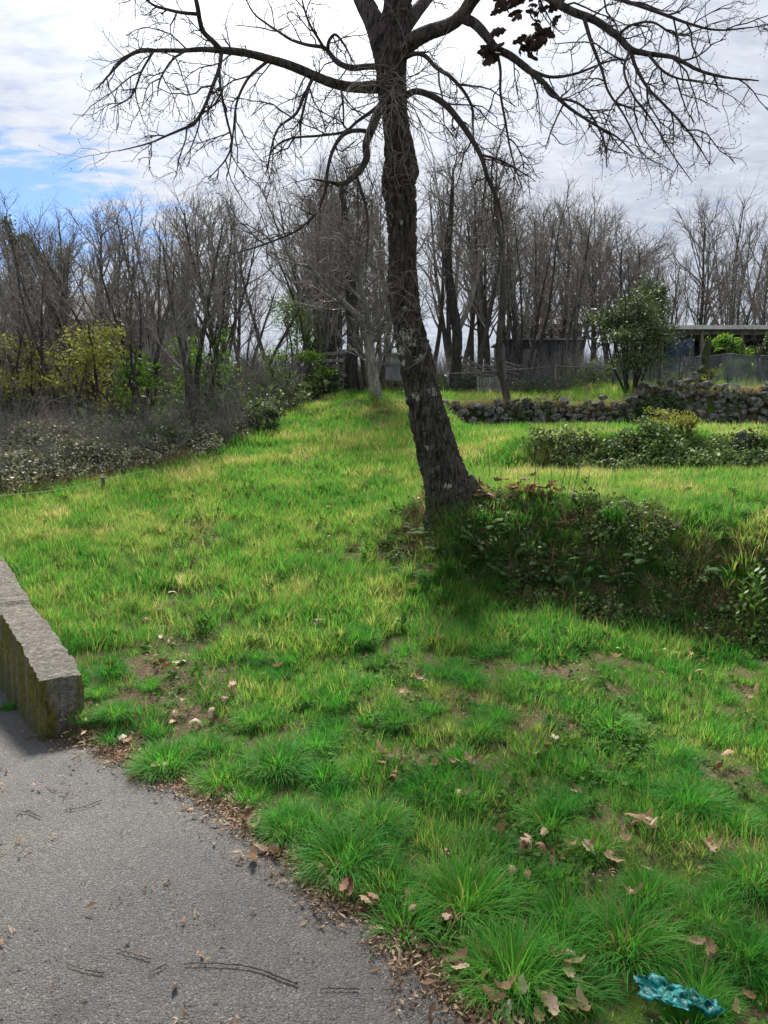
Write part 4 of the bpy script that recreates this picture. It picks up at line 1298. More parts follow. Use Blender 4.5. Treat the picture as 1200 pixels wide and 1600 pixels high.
# ------------------------------------------------------------------ background trees
def proto_tree(seed, kind):
    """returns (trunk mesh, crown mesh, height): unit built about 6 m tall"""
    r = np.random.default_rng(seed)
    bank = [[], [], [], []]
    if kind == 'slender':
        S = dict(n=[16, 9, 6, 4], wig=[0.035, 0.09, 0.14, 0.18], grav=[0.03, 0.09, 0.08, 0.05], tip=[0.15, 0.25, 0.4, 0.6], k=[14, 5, 3, 0], t0=[0.32, 0.15, 0.15, 0],
                 ang=[0.62, 0.6, 0.7, 0], len=[6.0, 2.2, 0.95, 0.42], short=[0.62, 0.4, 0.3, 0], rad=[0.06, 0.034, 0.011, 0.0065])
        grow(r, bank, np.zeros(3), np.array((r.normal(0, .12), r.normal(0, .12), 1.0)), 6.0, 0.095, 0, S)
    elif kind == 'multi':
        S = dict(n=[14, 8, 6, 4], wig=[0.06, 0.10, 0.15, 0.18], grav=[0.02, 0.08, 0.08, 0.05], tip=[0.15, 0.25, 0.4, 0.6], k=[9, 4, 3, 0], t0=[0.25, 0.15, 0.15, 0],
                 ang=[0.6, 0.6, 0.7, 0], len=[5.0, 1.5, 0.75, 0.36], short=[0.5, 0.4, 0.3, 0], rad=[0.04, 0.018, 0.010, 0.007])
        for i in range(5):
            a = r.uniform(0, 2 * PI); l = r.uniform(0.1, 0.6)
            grow(r, bank, np.array((0.12 * math.cos(a), 0.12 * math.sin(a), 0)), np.array((l * math.cos(a), l * math.sin(a), 1.0)), r.uniform(3.6, 6.2), r.uniform(0.035, 0.065), 0, S)
    elif kind == 'broad':
        S = dict(n=[14, 11, 7, 4], wig=[0.05, 0.13, 0.18, 0.2], grav=[0.02, 0.05, 0.04, 0.03], tip=[0.25, 0.25, 0.35, 0.6], k=[17, 9, 4, 0], t0=[0.28, 0.2, 0.15, 0],
                 ang=[0.75, 0.6, 0.7, 0], len=[5.6, 2.9, 1.0, 0.38], short=[0.45, 0.4, 0.3, 0], rad=[0.12, 0.045, 0.016, 0.008])
        for i in range(2):
            grow(r, bank, np.array((0.12 * i, 0, 0)), np.array((r.normal(0, .12), r.normal(0, .1), 1.0)), 5.8, 0.12 - 0.03 * i, 0, S)
    zmax = max(p[:, 2].max() for lv in bank for p, _ in lv)
    tr = bank_to_mesh('tree_trunk', [bank[0]], M['bgbark'], [8])
    cr = bank_to_mesh('tree_crown', bank[1:], M['bgtwig'], [4, 3, 3])
    return tr, cr, zmax


protos = {'slender': [proto_tree(100 + i, 'slender') for i in range(8)], 'multi': [proto_tree(120 + i, 'multi') for i in range(4)], 'broad': [proto_tree(140 + i, 'broad') for i in range(3)]}
ORD = ['first', 'second', 'third', 'fourth', 'fifth', 'sixth', 'seventh', 'eighth', 'ninth', 'tenth', 'eleventh', 'twelfth', 'thirteenth', 'fourteenth', 'fifteenth', 'sixteenth', 'seventeenth', 'eighteenth', 'nineteenth', 'twentieth', 'twenty-first', 'twenty-second', 'twenty-third', 'twenty-fourth', 'twenty-fifth', 'twenty-sixth', 'twenty-seventh', 'twenty-eighth', 'twenty-ninth', 'thirtieth']


def place_tree(u, y, vtop, kind, label, group, name='bare_tree', thick=1.0, lean=0.0, wide=1.0, which=None):
    x = P(u, 600, y)[0]
    zb = gz(x, y) - 0.05
    ztop = P(u, vtop, y)[2]
    tr, cr, hm = protos[kind][which if which is not None else rng.integers(0, len(protos[kind]))]
    s = (ztop - zb) / hm
    t = empty(name, (x, y, zb), rng.uniform(0, 6.28))
    t.rotation_euler = (rng.normal(0, 0.03), lean + rng.normal(0, 0.05), 0)
    a = rng.uniform(0, 6.28)
    obj('trunk', tr, t, rot=(0, 0, a), scale=(s * wide * thick, s * wide * thick, s))
    obj('crown', cr, t, rot=(0, 0, a), scale=(s * wide * thick, s * wide * thick, s))
    tag(t, label, 'tree', group)
    return t


def skyline(u):
    return np.interp(u, [-150, 0, 60, 130, 160, 200, 250, 300, 400, 450, 480, 560, 640, 700, 780, 850, 900, 950, 1000, 1040, 1100, 1150, 1250], [330, 335, 345, 335, 300, 350, 320, 280, 300, 330, 260, 235, 250, 240, 280, 300, 290, 300, 370, 400, 280, 300, 310])


def row(u0, u1, n, y0, y1, kinds, drop, where, group, lean=0.0, wide=1.0):
    us = np.sort(rng.uniform(u0, u1, n) * 0.35 + np.linspace(u0, u1, n) * 0.65)
    for i, u in enumerate(us):
        y = rng.uniform(y0, y1)
        k = kinds[rng.integers(0, len(kinds))]
        word = {'slender': 'slender bare tree', 'multi': 'thin-stemmed bare clump', 'broad': 'spreading bare tree'}[k]
        place_tree(u, y, skyline(u) - 28 + abs(rng.normal(0, 1)) * drop * .8, k, '%s %s from the left %s' % (ORD[i], word, where), group, lean=lean, wide=wide)


row(-40, 400, 15, 11.0, 13.5, ['multi', 'multi', 'slender'], 45, 'standing directly behind the brambles', 'bare saplings behind the bramble bank', lean=-0.05, wide=1.1)
row(-60, 420, 16, 14, 18, ['slender', 'multi'], 22, 'in the depth of the left thicket', 'bare trees deep in the left thicket', wide=1.15)
row(-60, 420, 9, 20, 26, ['slender', 'broad', 'slender'], 30, 'standing far behind the left thicket', 'bare trees far behind the left thicket')
row(420, 610, 10, 18, 22, ['slender', 'multi', 'slender'], 24, 'between the thicket and the leaning oak', 'bare trees left of the leaning oak')
row(430, 620, 6, 24, 32, ['broad', 'slender', 'broad'], 25, 'far behind the small pale tree', 'bare trees far behind the small pale tree')
row(655, 905, 13, 20, 25, ['slender', 'slender', 'slender', 'multi'], 24, 'between the oak and the green bush', 'bare trees right of the leaning oak', wide=1.0)
row(650, 930, 11, 27, 36, ['slender', 'broad', 'slender'], 22, 'on the skyline right of the oak', 'bare trees on the skyline right of the oak', wide=1.0)
row(900, 1060, 9, 24, 31, ['slender', 'broad'], 18, 'above the evergreen bush', 'bare trees above the evergreen bush', wide=1.0)
row(1060, 1290, 6, 34, 42, ['slender', 'multi'], 50, 'low behind the pale shed roof', 'bare trees behind the shed')
place_tree(1098, 27, 268, 'broad', 'tall thick-stemmed bare tree rising behind the pale shed roof', None, thick=1.0, wide=0.8, which=0)
place_tree(1142, 29, 300, 'broad', 'forked bare tree just right of the tallest one behind the shed', None, wide=0.7, which=1)
place_tree(1190, 26, 330, 'broad', 'bare tree at the right frame edge behind the shed', None, wide=0.6, which=2)
place_tree(468, 22, 330, 'slender', 'bare tree left of the small pale tree with dark stem', None, thick=1.3)


# ------------------------------------------------------------------ traced small trees
def traced_tree(name, rows_list, y, S, k, label, matt, matc, group=None, per=6.0, seed=1, t0=0.25):
    r = np.random.default_rng(seed)
    ctrl0 = px_ctrl([(u, v, y + dy, w) for u, v, dy, w in rows_list[0]])
    base = ctrl0[0, :3].copy()
    t = empty(name, base)
    tag(t, label, 'tree', group)
    V, Q, s = limb_surface(None, ctrl0, 160, 24, 0.012, seed)
    obj('trunk', mesh_np('tree_trunk', V - base, Q, matt, True, {'lichen': np.zeros(len(V)), 'moss': np.zeros(len(V))}), t)
    bank = [[], [], [], []]
    for q, rows in enumerate(rows_list):
        c = catmull(px_ctrl([(u, v, y + dy, w) for u, v, dy, w in rows]), 30)
        pts, rr = c[:, :3] - base, c[:, 3]
        L = np.linalg.norm(np.diff(pts, axis=0), axis=1).sum()
        if q: bank[0].append((pts, rr))
        children(r, bank, pts, rr, L, 0, S, max(2, int(L * per)), t0=(0.55 if q == 0 else t0))
    obj('crown', bank_to_mesh('tree_crown', bank, matc, [7, 4, 3, 3]), t)
    return t


SM = dict(n=[12, 10, 7, 4], wig=[0.1, 0.16, 0.2, 0.2], grav=[0.0, 0.05, 0.03, 0.02], tip=[0.2, 0.25, 0.4, 0.6], k=[5, 8, 4, 0], t0=[0.2, 0.15, 0.15, 0],
          ang=[0.8, 0.7, 0.7, 0], len=[1, 1.35, 0.6, 0.26], short=[0.4, 0.4, 0.3, 0], rad=[0.03, 0.024, 0.011, 0.007])
traced_tree('bare_tree', [[(596, 652, 0, 13), (590, 630, 0, 11), (585, 600, 0, 9), (579, 560, 0, 8), (574, 516, 0, 8.5)],
                          [(574, 518, 0, 7), (562, 498, -.1, 5.5), (538, 474, -.2, 4.5), (510, 446, -.4, 3.2), (478, 408, -.6, 1.6)],
                          [(575, 516, 0, 7), (590, 495, .1, 5), (600, 460, .1, 4), (596, 415, .2, 3), (600, 370, .3, 1.2)],
                          [(578, 540, 0, 4), (592, 512, .2, 3), (612, 505, .2, 2), (640, 508, .3, 1)],
                          [(576, 516, 0, 5), (572, 480, -.3, 4), (560, 430, -.5, 3), (556, 380, -.7, 1.2)],
                          [(582, 575, 0, 4), (596, 556, .2, 3), (612, 540, .1, 2), (618, 505, .1, 1)]],
            14.15, SM, 5, 'small pale-barked tree forking low on the grass hump behind the oak', M['palebark'], M['bgtwig'], seed=5)
ST = dict(SM); ST['len'] = [1, 1.0, 0.45, 0.22]
traced_tree('bare_tree', [[(794, 640, 0, 7), (790, 612, 0, 5.5), (781, 572, 0, 5), (780, 530, 0, 4.8), (785, 460, 0, 4.5), (783, 390, 0, 3.5), (775, 320, 0, 2.5), (776, 262, 0, 1)]],
            15.35, ST, 5, 'thin leaning tree growing out of the top of the stone wall', M['bgbark'], M['bgtwig'], per=4.5, seed=8)
traced_tree('bare_tree', [[(548, 618, 0, 13), (545, 580, 0, 11), (552, 540, 0, 10), (550, 480, 0, 9.5), (546, 420, 0, 8), (540, 350, 0, 6), (535, 290, 0, 3)],
                          [(550, 480, 0, 6), (560, 440, 0, 5), (575, 390, 0, 4), (582, 320, 0, 2)]],
            18.5, SM, 5, 'dark stout trunk standing left of the small pale tree', M['darkbark'], M['bgtwig'], per=3.2, seed=9)
traced_tree('bare_tree', [[(711, 606, 0, 11), (713, 570, 0, 8.5), (714, 520, 0, 8), (706, 470, 0, 7.5), (700, 400, 0, 6), (705, 330, 0, 4), (708, 262, 0, 1.5)],
                          [(714, 520, 0, 5), (735, 470, 0, 4), (750, 400, 0, 3), (756, 300, 0, 1.5)]],
            18.8, SM, 5, 'dark upright trunk just right of the oak beside the pickets', M['darkbark'], M['bgtwig'], per=3.2, seed=10)


# ------------------------------------------------------------------ bushes
def foliage_mesh(name, mat, blobs, nl, size, seed, aspect=1.0, up=0.2, shell=0.55):
    """leaves spread through several lumpy clumps: blobs rows (x,y,z,rx,ry,rz)"""
    r = np.random.default_rng(seed)
    B = np.array(blobs, float)
    vol = B[:, 3] * B[:, 4] * B[:, 5]
    pk = r.choice(len(B), nl, p=vol / vol.sum())
    d = r.normal(0, 1, (nl, 3)); d /= np.linalg.norm(d, axis=1, keepdims=True)
    rad = r.uniform(0, 1, nl) ** shell
    lump = 0.75 + 0.9 * (vn(d[:, 0] * 3 + pk * 3.1, d[:, 2] * 3 + d[:, 1] * 2, seed) - 0.4)
    c = B[pk, :3] + d * (rad * lump)[:, None] * B[pk, 3:]
    nrm = r.normal(0, 1, (nl, 3)) + d * 0.6; nrm[:, 2] += up; nrm /= np.linalg.norm(nrm, axis=1, keepdims=True)
    a = r.normal(0, 1, (nl, 3)); a -= (a * nrm).sum(1, keepdims=True) * nrm; a /= np.linalg.norm(a, axis=1, keepdims=True)
    b = np.cross(nrm, a)
    s = size * r.uniform(0.5, 1.3, nl)[:, None]
    p0 = c - a * s * .5; p2 = c + a * s * .5; p1 = c + b * s * .25 * aspect + nrm * s * .08; p3 = c - b * s * .25 * aspect + nrm * s * .08
    V = np.stack([p0, p1, p2, p3], 1).reshape(-1, 3)
    k = np.arange(nl)[:, None] * 4
    T = np.concatenate([k + np.array((0, 1, 2)), k + np.array((0, 2, 3))])
    return mesh_np(name, V, T, mat, True, {'rnd': np.repeat(np.clip(r.normal(0.5, 0.28, nl), 0, 1), 4)})


def bush(name, u, v, y, w, h, nl, size, mat, label, cat='bush', group=None, stems=6, seed=1, aspect=1.0, base=0.15, stemmat='darkbark', nb=9, z0=None):
    """u,v: photo pixel of the foot; w,h in metres"""
    x = P(u, v, y)[0]
    z = gz(x, y) if z0 is None else z0
    r = np.random.default_rng(seed)
    t = empty(name, (x, y, z))
    tag(t, label, cat, group)
    blobs = []
    for i in range(nb):
        a = r.uniform(0, 6.28); q = r.uniform(0, 1) ** .6
        zz = r.uniform(base + 0.12, 0.95)
        env = math.sin(PI * min(1, 0.15 + zz * 0.8)) ** .7
        blobs.append((math.cos(a) * q * w * .36 * env, math.sin(a) * q * w * .3 * env, zz * h * .9, w * r.uniform(.14, .28), w * r.uniform(.14, .26), h * r.uniform(.10, .22)))
    f = foliage_mesh('bush_foliage', mat, blobs, nl, size, seed, aspect)
    o = obj('foliage', f, t); o['kind'] = 'stuff'
    bank = [[], [], []]
    S = dict(n=[9, 6, 4], wig=[0.1, 0.16, 0.2], grav=[0.03, 0.05, 0.02], tip=[0.3, 0.3, 0.5], k=[6, 4, 0], t0=[0.25, 0.2, 0], ang=[0.6, 0.7, 0], len=[h, h * .35, h * .16], short=[.4, .3, 0], rad=[0.014, 0.008, 0.005])
    for i in range(stems):
        a = r.uniform(0, 6.28); l = r.uniform(0.1, 0.5)
        grow(r, bank, np.array((math.cos(a) * .08, math.sin(a) * .08, -0.05)), np.array((math.cos(a) * l, math.sin(a) * l, 1)), h * r.uniform(.7, 1.05), 0.012 + 0.008 * h, 0, S)
    obj('stems', bank_to_mesh('bush_stems', bank, M[stemmat], [5, 3, 3]), t)
    return t


bush('evergreen_bush', 985, 610, 15.9, 2.5, 2.1, 9500, 0.07, M['evergreen'], 'large dark evergreen bush growing above the stone wall left of the netting fence', seed=3, stems=12, base=0.2, nb=14)
bush('evergreen_bush', 1020, 560, 18.5, 1.3, 2.6, 2600, 0.09, M['evergreen'], 'narrow conical evergreen rising behind the large bush', seed=4, nb=10)
bush('leafy_bush', 1150, 560, 18.6, 1.5, 1.35, 1500, 0.16, M['fresh'], 'bright green bush with long leaves in front of the shed', seed=5, aspect=0.6)
bush('leafy_bush', 1196, 590, 17.3, 0.7, 1.5, 1300, 0.09, M['evergreen'], 'dark bush closing the netting fence at the right frame edge', seed=6)
bush('leafy_bush', 218, 650, 11.3, 0.9, 1.5, 520, 0.075, M['fresh'], 'young shrub with fresh light green leaves above the brambles', seed=7, base=0.3, stems=5)
bush('leafy_bush', 30, 655, 11.2, 2.6, 1.7, 5200, 0.06, M['yellowish'], 'yellow-green flowering bush at the left frame edge', seed=8, nb=14)
bush('leafy_bush', 140, 655, 12.0, 2.4, 1.8, 4200, 0.06, M['yellowish'], 'yellow-green bush behind the bare stems of the thicket', seed=9, nb=13)
bush('leafy_bush', 320, 650, 12.6, 1.6, 1.9, 1400, 0.06, M['fresh'], 'loose shrub with sparse new leaves in the middle of the thicket', seed=17, nb=14)
bush('leafy_bush', 435, 640, 15.0, 0.9, 1.3, 650, 0.075, M['fresh'], 'light green leafy shrub where the thicket meets the meadow', seed=10)
bush('leafy_bush', 480, 625, 17.0, 1.7, 1.1, 1300, 0.075, M['fresh'], 'low pale green shrub in front of the old wooden rails', seed=11, nb=12)
bush('leafy_bush', 450, 560, 19.5, 2.2, 2.7, 1900, 0.075, M['fresh'], 'tall loose shrub with new leaves behind the wooden rails', seed=12, base=0.35, nb=14)
bush('evergreen_bush', 510, 612, 17.8, 1.3, 0.7, 1200, 0.07, M['evergreen'], 'low dark bush at the foot of the dark stout trunk', seed=13)
bush('evergreen_bush', 730, 600, 19.0, 1.2, 0.6, 900, 0.08, M['evergreen'], 'low dark green bush left of the pickets', seed=14)
bush('yellow_shrub', 1062, 690, 9.75, 0.95, 0.45, 1600, 0.05, M['yellowish'], 'dry yellowish shrub on the lip of the second terrace', seed=15, aspect=0.5)
bush('leafy_bush', 410, 690, 11.9, 0.8, 0.45, 900, 0.06, M['evergreen'], 'dark low bush at the right end of the bramble bank', seed=16)
bush('leafy_bush', 1100, 618, 16.0, 1.1, 0.55, 700, 0.06, M['yellowish'], 'straw-coloured tuft of shrub growing over the stone wall', seed=18)

# ivy-clad leaning trunks at the left edge
for k, (rows, lab) in enumerate((([(58, 600, 0, 12), (52, 480, 0, 10), (42, 425, 0, 8), (22, 383, 0, 7), (10, 350, 0, 3)], 'ivy-clad leaning trunk nearest the left frame edge'),
                                 ([(84, 600, 0, 12), (82, 450, 0, 10), (66, 410, 0, 9), (38, 373, 0, 7)], 'second ivy-clad trunk leaning left over the thicket'),
                                 ([(100, 600, 0, 10), (98, 450, 0, 8), (98, 400, 0, 6)], 'upright ivy-covered trunk beside the two leaning ones'))):
    t = traced_tree('ivy_clad_tree', rows and [rows], 19.0, SM, 5, lab, M['darkbark'], M['bgtwig'], 'ivy-clad trunks at the left', per=2.0, seed=30 + k)
    base = np.array(t.location)
    c = catmull(px_ctrl([(u, v, 19.0, w) for u, v, _, w in rows]), 12)
    f = foliage_mesh('trunk_ivy', M['evergreen'], [(*(q[:3] - base), 0.24, 0.24, 0.24) for q in c[3:]], 1500, 0.09, 60 + k)
    o = obj('ivy', f, t); o['kind'] = 'stuff'

# ------------------------------------------------------------------ bramble bank, undergrowth
bram = [leaf_cluster('bramble_clump', M['bramble'], 46, 0.20, 0.13, 0.05, 0.95, seed=200 + i, up=0.8, fold=0.1) for i in range(5)]


def twig_clump(seed, mat, n=17, h=1.0, rad=0.0045):
    r = np.random.default_rng(seed)
    bank = [[], [], []]
    S = dict(n=[8, 5, 4], wig=[0.09, 0.15, 0.2], grav=[0.05, 0.06, 0.03], tip=[0.3, 0.4, 0.6], k=[5, 3, 0], t0=[0.25, 0.2, 0], ang=[0.7, 0.8, 0], len=[h, h * .32, h * .14], short=[.3, .3, 0], rad=[rad, rad * .8, rad * .6])
    for i in range(n):
        a = r.uniform(0, 6.28); l = r.uniform(0.05, 0.6); q = r.uniform(0, 0.3) * h
        grow(r, bank, np.array((math.cos(a) * q, math.sin(a) * q, -0.03)), np.array((math.cos(a) * l, math.sin(a) * l, 1)), h * r.uniform(.5, 1.1), rad * 1.3, 0, S)
    return bank_to_mesh('twig_clump', bank, mat, [3, 3, 3])


n = 12000
x = rng.uniform(-9, -1.6, n); q = rng.uniform(0, 1, n) ** 0.8 * 3.4
y = scrub_edge(x) + q
hh = 0.04 + 0.24 * sst(0, 0.9, q) * (0.8 + 1.7 * fbm(x * 1.1, y * 1.1, 111)) * np.interp(x, [-9, -4.5, -2.8, -2.2, -1.6], [1.3, 1.15, 0.9, 0.5, 0.3])
up = hh * rng.uniform(0.35, 1.0, n) ** 0.6
k = (np.abs(x) < 0.66 * y + 1.5) & (rng.uniform(0, 1, n) < 0.25 + 0.8 * sst(-0.12, 0.06, fbm(x * 1.8, y * 1.8, 113))) & (rng.uniform(0, 1, n) < np.interp(x, [-3.4, -2.6], [1, .45]))
x, y, up = x[k], y[k], up[k]
scatter('bramble_thicket', np.stack([x, y, H(x, y) + up], 1), bram, rng.uniform(0.45, 0.95, len(x)), rng.uniform(0, 1, len(x)), rots(len(x), 0.4),
        'grey-green bramble thicket along the left edge of the meadow', 'brambles')

und = [twig_clump(300 + i, M['bgtwig']) for i in range(5)]
X, Y, Sx = [], [], []
for (u0, u1, y0, y1, n, s0, s1) in ((-80, 420, 8.2, 12, 150, 0.35, 0.85), (-80, 440, 9.8, 20, 110, 0.6, 1.5), (400, 1000, 18.5, 27, 170, 0.6, 1.4), (900, 1300, 24, 30, 60, 0.8, 1.5), (-120, 1320, 28, 48, 330, 1.4, 2.4)):
    u = rng.uniform(u0, u1, n); y = rng.uniform(y0, y1, n)
    x = (u - 600) / 1200 * y / 1.0
    k = (x < -0.9) & (y > scrub_edge(x) + 0.5) | (y > 18.3)
    X.append(x[k]); Y.append(y[k]); Sx.append(rng.uniform(s0, s1, n)[k])
x, y, s_ = map(np.concatenate, (X, Y, Sx))
scatter('undergrowth', np.stack([x, y, H(x, y)], 1), und, s_, rng.uniform(0, 1, len(x)), rots(len(x), 0.15),
        'tangled leafless undergrowth beneath the bare trees', 'undergrowth')

# low green weeds and ivy on the woodland floor
fl = [leaf_cluster('floor_clump', M['ivy'], 40, 0.3, 0.12, 0.07, 1.1, seed=220 + i, up=0.8) for i in range(4)]
n = 5200
u = rng.uniform(-100, 1320, n); y = rng.uniform(10, 40, n) ** 1.0
x = (u - 600) / 1200 * y
k = ((x < -0.9) & (y > scrub_edge(x) + 0.8)) | (y > 19.5)
x, y = x[k], y[k]
scatter('woodland_floor', np.stack([x, y, H(x, y) + rng.uniform(0, 0.15, len(x))], 1), fl, rng.uniform(0.8, 1.7, len(x)) * (1 + 0.04 * (y - 10)), rng.uniform(0.2, 1, len(x)), rots(len(x), 0.4),
        'low ivy and weeds on the floor of the wood', 'ground cover')

# ------------------------------------------------------------------ dry stone wall
stone_me = []
for i in range(8):
    r = np.random.default_rng(400 + i)
    import bmesh
    bm = bmesh.new(); bmesh.ops.create_icosphere(bm, subdivisions=2, radius=0.5)
    pl = [(unit(r.normal(0, 1, 3)), r.uniform(0.20, 0.36)) for _ in range(13)]
    for v in bm.verts:
        c = np.array(v.co)
        for nrm_, dd in pl:
            e = c @ nrm_ - dd
            if e > 0: c = c - nrm_ * e
        c *= 1 + 0.03 * mnoise.noise(Vector(c * 5 + i))
        v.co = c
    me = bpy.data.meshes.new('stone'); bm.to_mesh(me); bm.free(); me.materials.append(M['stone'])
    stone_me.append(me)


def stone_wall(x0, x1, yw, hfun, label, smin, smax):
    t = empty('dry_stone_wall', (x0, yw, gz(x0, yw - 0.2)))
    tag(t, label, 'wall')
    base = np.array(t.location); cnt = 0
    x = x0
    cols = np.arange(x0, x1, (smin + smax) / 2 * 0.88)
    top = 0
    for ci, xc in enumerate(cols):
        z = gz(xc, yw - 0.3) - 0.03
        zt = hfun(xc) + 0.05 * math.sin(xc * 3.3) + rng.normal(0, 0.03)
        while z < zt and cnt < 298:
            w = rng.uniform(smin, smax); h = w * rng.uniform(0.5, 0.85)
            o = obj('stone', stone_me[rng.integers(0, 8)], t, (xc + rng.normal(0, 0.04) - base[0], yw - 0.06 + rng.normal(0, 0.035) + 0.1 * (z - base[2]) - base[1], z + h / 2 - base[2]),
                    (rng.normal(0, .25), rng.normal(0, .3), rng.uniform(0, 6.28)), (w * 1.3, w * 1.2, h * 1.35))
            z += h * 0.92; cnt += 1
    return t


stone_wall(1.15, 4.75, 15.06, lambda x: gz(x, 15.4) + 0.02, 'low mossy dry stone wall holding the terrace behind the oak', 0.13, 0.24)
stone_wall(4.8, 8.7, 15.06, lambda x: gz(x, 15.4) + 0.12, 'taller tumbled part of the stone wall below the netting fence', 0.14, 0.27)
# growth creeping over the wall
n = 900
x = rng.uniform(1.2, 8.7, n); q = rng.uniform(0, 1, n)
m = sst(-0.02, 0.15, fbm(x * 1.3, q * 1.5, 121))
k = rng.uniform(0, 1, n) < m * (0.35 + 0.5 * (x > 4.8))
x, q = x[k], q[k]
zz = H(x, np.full(len(x), 14.8)) + q * 0.62
scatter('wall_creepers', np.stack([x, 14.93 + 0 * x, zz], 1), ivy, rng.uniform(1.0, 1.9, len(x)), rng.uniform(0.1, 0.9, len(x)), rots(len(x), 0.6),
        'ivy and weeds creeping over the stone wall', 'ivy')
x = rng.uniform(1.2, 8.9, 260)
scatter('wall_top_grass', np.stack([x, 15.1 + rng.normal(0, .06, 260), H(x, np.full(260, 15.4)) + 0.0], 1), dead, rng.uniform(1.0, 1.9, 260), rng.uniform(0.3, 1, 260), rots(260, 0.3),
        'dry grass hanging over the top of the stone wall', 'dead grass')

# ------------------------------------------------------------------ fences
def post(mbn, a, b, r, mat, parent, base, name='post'):
    mb = MB(); tube(mb, [np.array(a) - base, np.array(b) - base], r, 8)
    return obj(name, mb.mesh('fence_post', mat, True), parent)


def net(a, b, za0, za1, zb0, zb1, step, rad):
    """diagonal wire netting between two verticals as thin wires"""
    mb = MB(); a = np.array(a); b = np.array(b)
    L = np.linalg.norm(b - a); paths = []
    h = max(za1 - za0, zb1 - zb0)
    m = int((L + h) / step) + 1
    for sgn in (1, -1):
        for i in range(m):
            s0 = i * step - (h if sgn > 0 else 0)
            p0, p1 = (s0, 0.0), (s0 + h * sgn, h)
            if sgn < 0: p0, p1 = (s0, 0.0), (s0 - h, h)
            (xa, ya), (xb, yb) = p0, p1
            # clip to 0..L
            ta, tb = 0.0, 1.0
            dx = xb - xa
            for lim, side in ((0.0, 1), (L, -1)):
                if side * (xa - lim) < 0: ta = max(ta, (lim - xa) / dx)
                if side * (xb - lim) < 0: tb = min(tb, (lim - xa) / dx)
            if tb - ta < 0.02: continue
            seg = []
            for t in (ta, (ta + tb) / 2, tb):
                s = (xa + dx * t) / L; hh = t
                q = a + (b - a) * s
                z0 = za0 + (zb0 - za0) * s; z1 = za1 + (zb1 - za1) * s
                seg.append((q[0], q[1] + 0.012 * math.sin(s * 9 + t * 5), z0 + (z1 - z0) * hh))
            paths.append(seg)
    V, Q = batch_tubes(paths, np.full((len(paths), 3), rad), 4)
    mb.add(V, Q)
    return mb


# netting fence on the right
pts = [(958, 590, 565), (992, 600, 563), (1034, 598, 562), (1086, 597, 558), (1137, 596, 553), (1188, 598, 556), (1250, 600, 556)]
base = P(958, 600, 17)
t = empty('netting_fence', base); tag(t, 'grey netting fence with metal posts standing above the stone wall', 'fence')
for i, (u, vb, vt) in enumerate(pts):
    a = P(u, vb + 22, 17); b = P(u, vt - 1, 17)
    post(None, a, b, 0.022, M['galv'], t, base)
for (u0, b0, t0_), (u1, b1_, t1_) in zip(pts[:-1], pts[1:]):
    a = P(u0, t0_, 17); b = P(u1, t1_, 17); a0 = P(u0, b0 + 12, 17); b0_ = P(u1, b1_ + 12, 17)
    mb = net(a[:2], b[:2], a0[2], a[2], b0_[2], b[2], 0.05, 0.0055)
    for V in mb.V: V -= base
    o = obj('netting', mb.mesh('fence_netting', M['netting']), t); o['kind'] = 'stuff'
    mb = MB(); tube(mb, [a - base, (a + b) / 2 - base + (0, 0, -0.012), b - base], 0.016, 6)
    obj('top_rail', mb.mesh('fence_rail', M['galv'], True), t)

# wire netting fence in the middle
pts = [(640, 600, 588), (700, 600, 584), (790, 598, 578), (868, 604, 572), (958, 606, 575)]
base = P(640, 600, 17.6)
t = empty('wire_fence', base); tag(t, 'low wire netting fence with one top rail behind the stone wall', 'fence')
for (u, vb, vt) in pts:
    post(None, P(u, vb + 10, 17.6), P(u, vt - 2, 17.6), 0.018, M['oldwood'], t, base)
for (u0, b0, t0_), (u1, b1_, t1_) in zip(pts[:-1], pts[1:]):
    a = P(u0, t0_, 17.6); b = P(u1, t1_, 17.6); a0 = P(u0, b0 + 6, 17.6); b0_ = P(u1, b1_ + 6, 17.6)
    mb = net(a[:2], b[:2], a0[2], a[2], b0_[2], b[2], 0.08, 0.003)
    for V in mb.V: V -= base
    o = obj('netting', mb.mesh('fence_netting', M['darkmetal']), t); o['kind'] = 'stuff'
    mb = MB(); tube(mb, [a - base, (a + b) / 2 - base + (0, 0, -0.02), b - base], 0.011, 6)
    obj('top_wire', mb.mesh('fence_wire', M['galv'], True), t)

# old wooden rails on the left
base = P(480, 610, 18.0)
t = empty('rail_fence', base); tag(t, 'old grey wooden rail fence half hidden by shrubs left of the dark trunk', 'fence')
for i, v in enumerate((553, 562, 573, 585, 595)):
    a = P(452 + 4 * (i % 2), v + 3, 18.0); b = P(542 - 5 * (i % 3), v - 2 + 3 * (i % 2), 18.1)
    mb = MB(); mb.bar(a - base, b - base, 0.035, 0.075); obj('rail', mb.mesh('fence_rail', M['oldwood']), t)
for u in (462, 498, 535):
    mb = MB(); mb.bar(P(u, 612, 18.15) - base, P(u + 3, 546, 18.15) - base, 0.07, 0.07); obj('post', mb.mesh('fence_post', M['oldwood']), t)

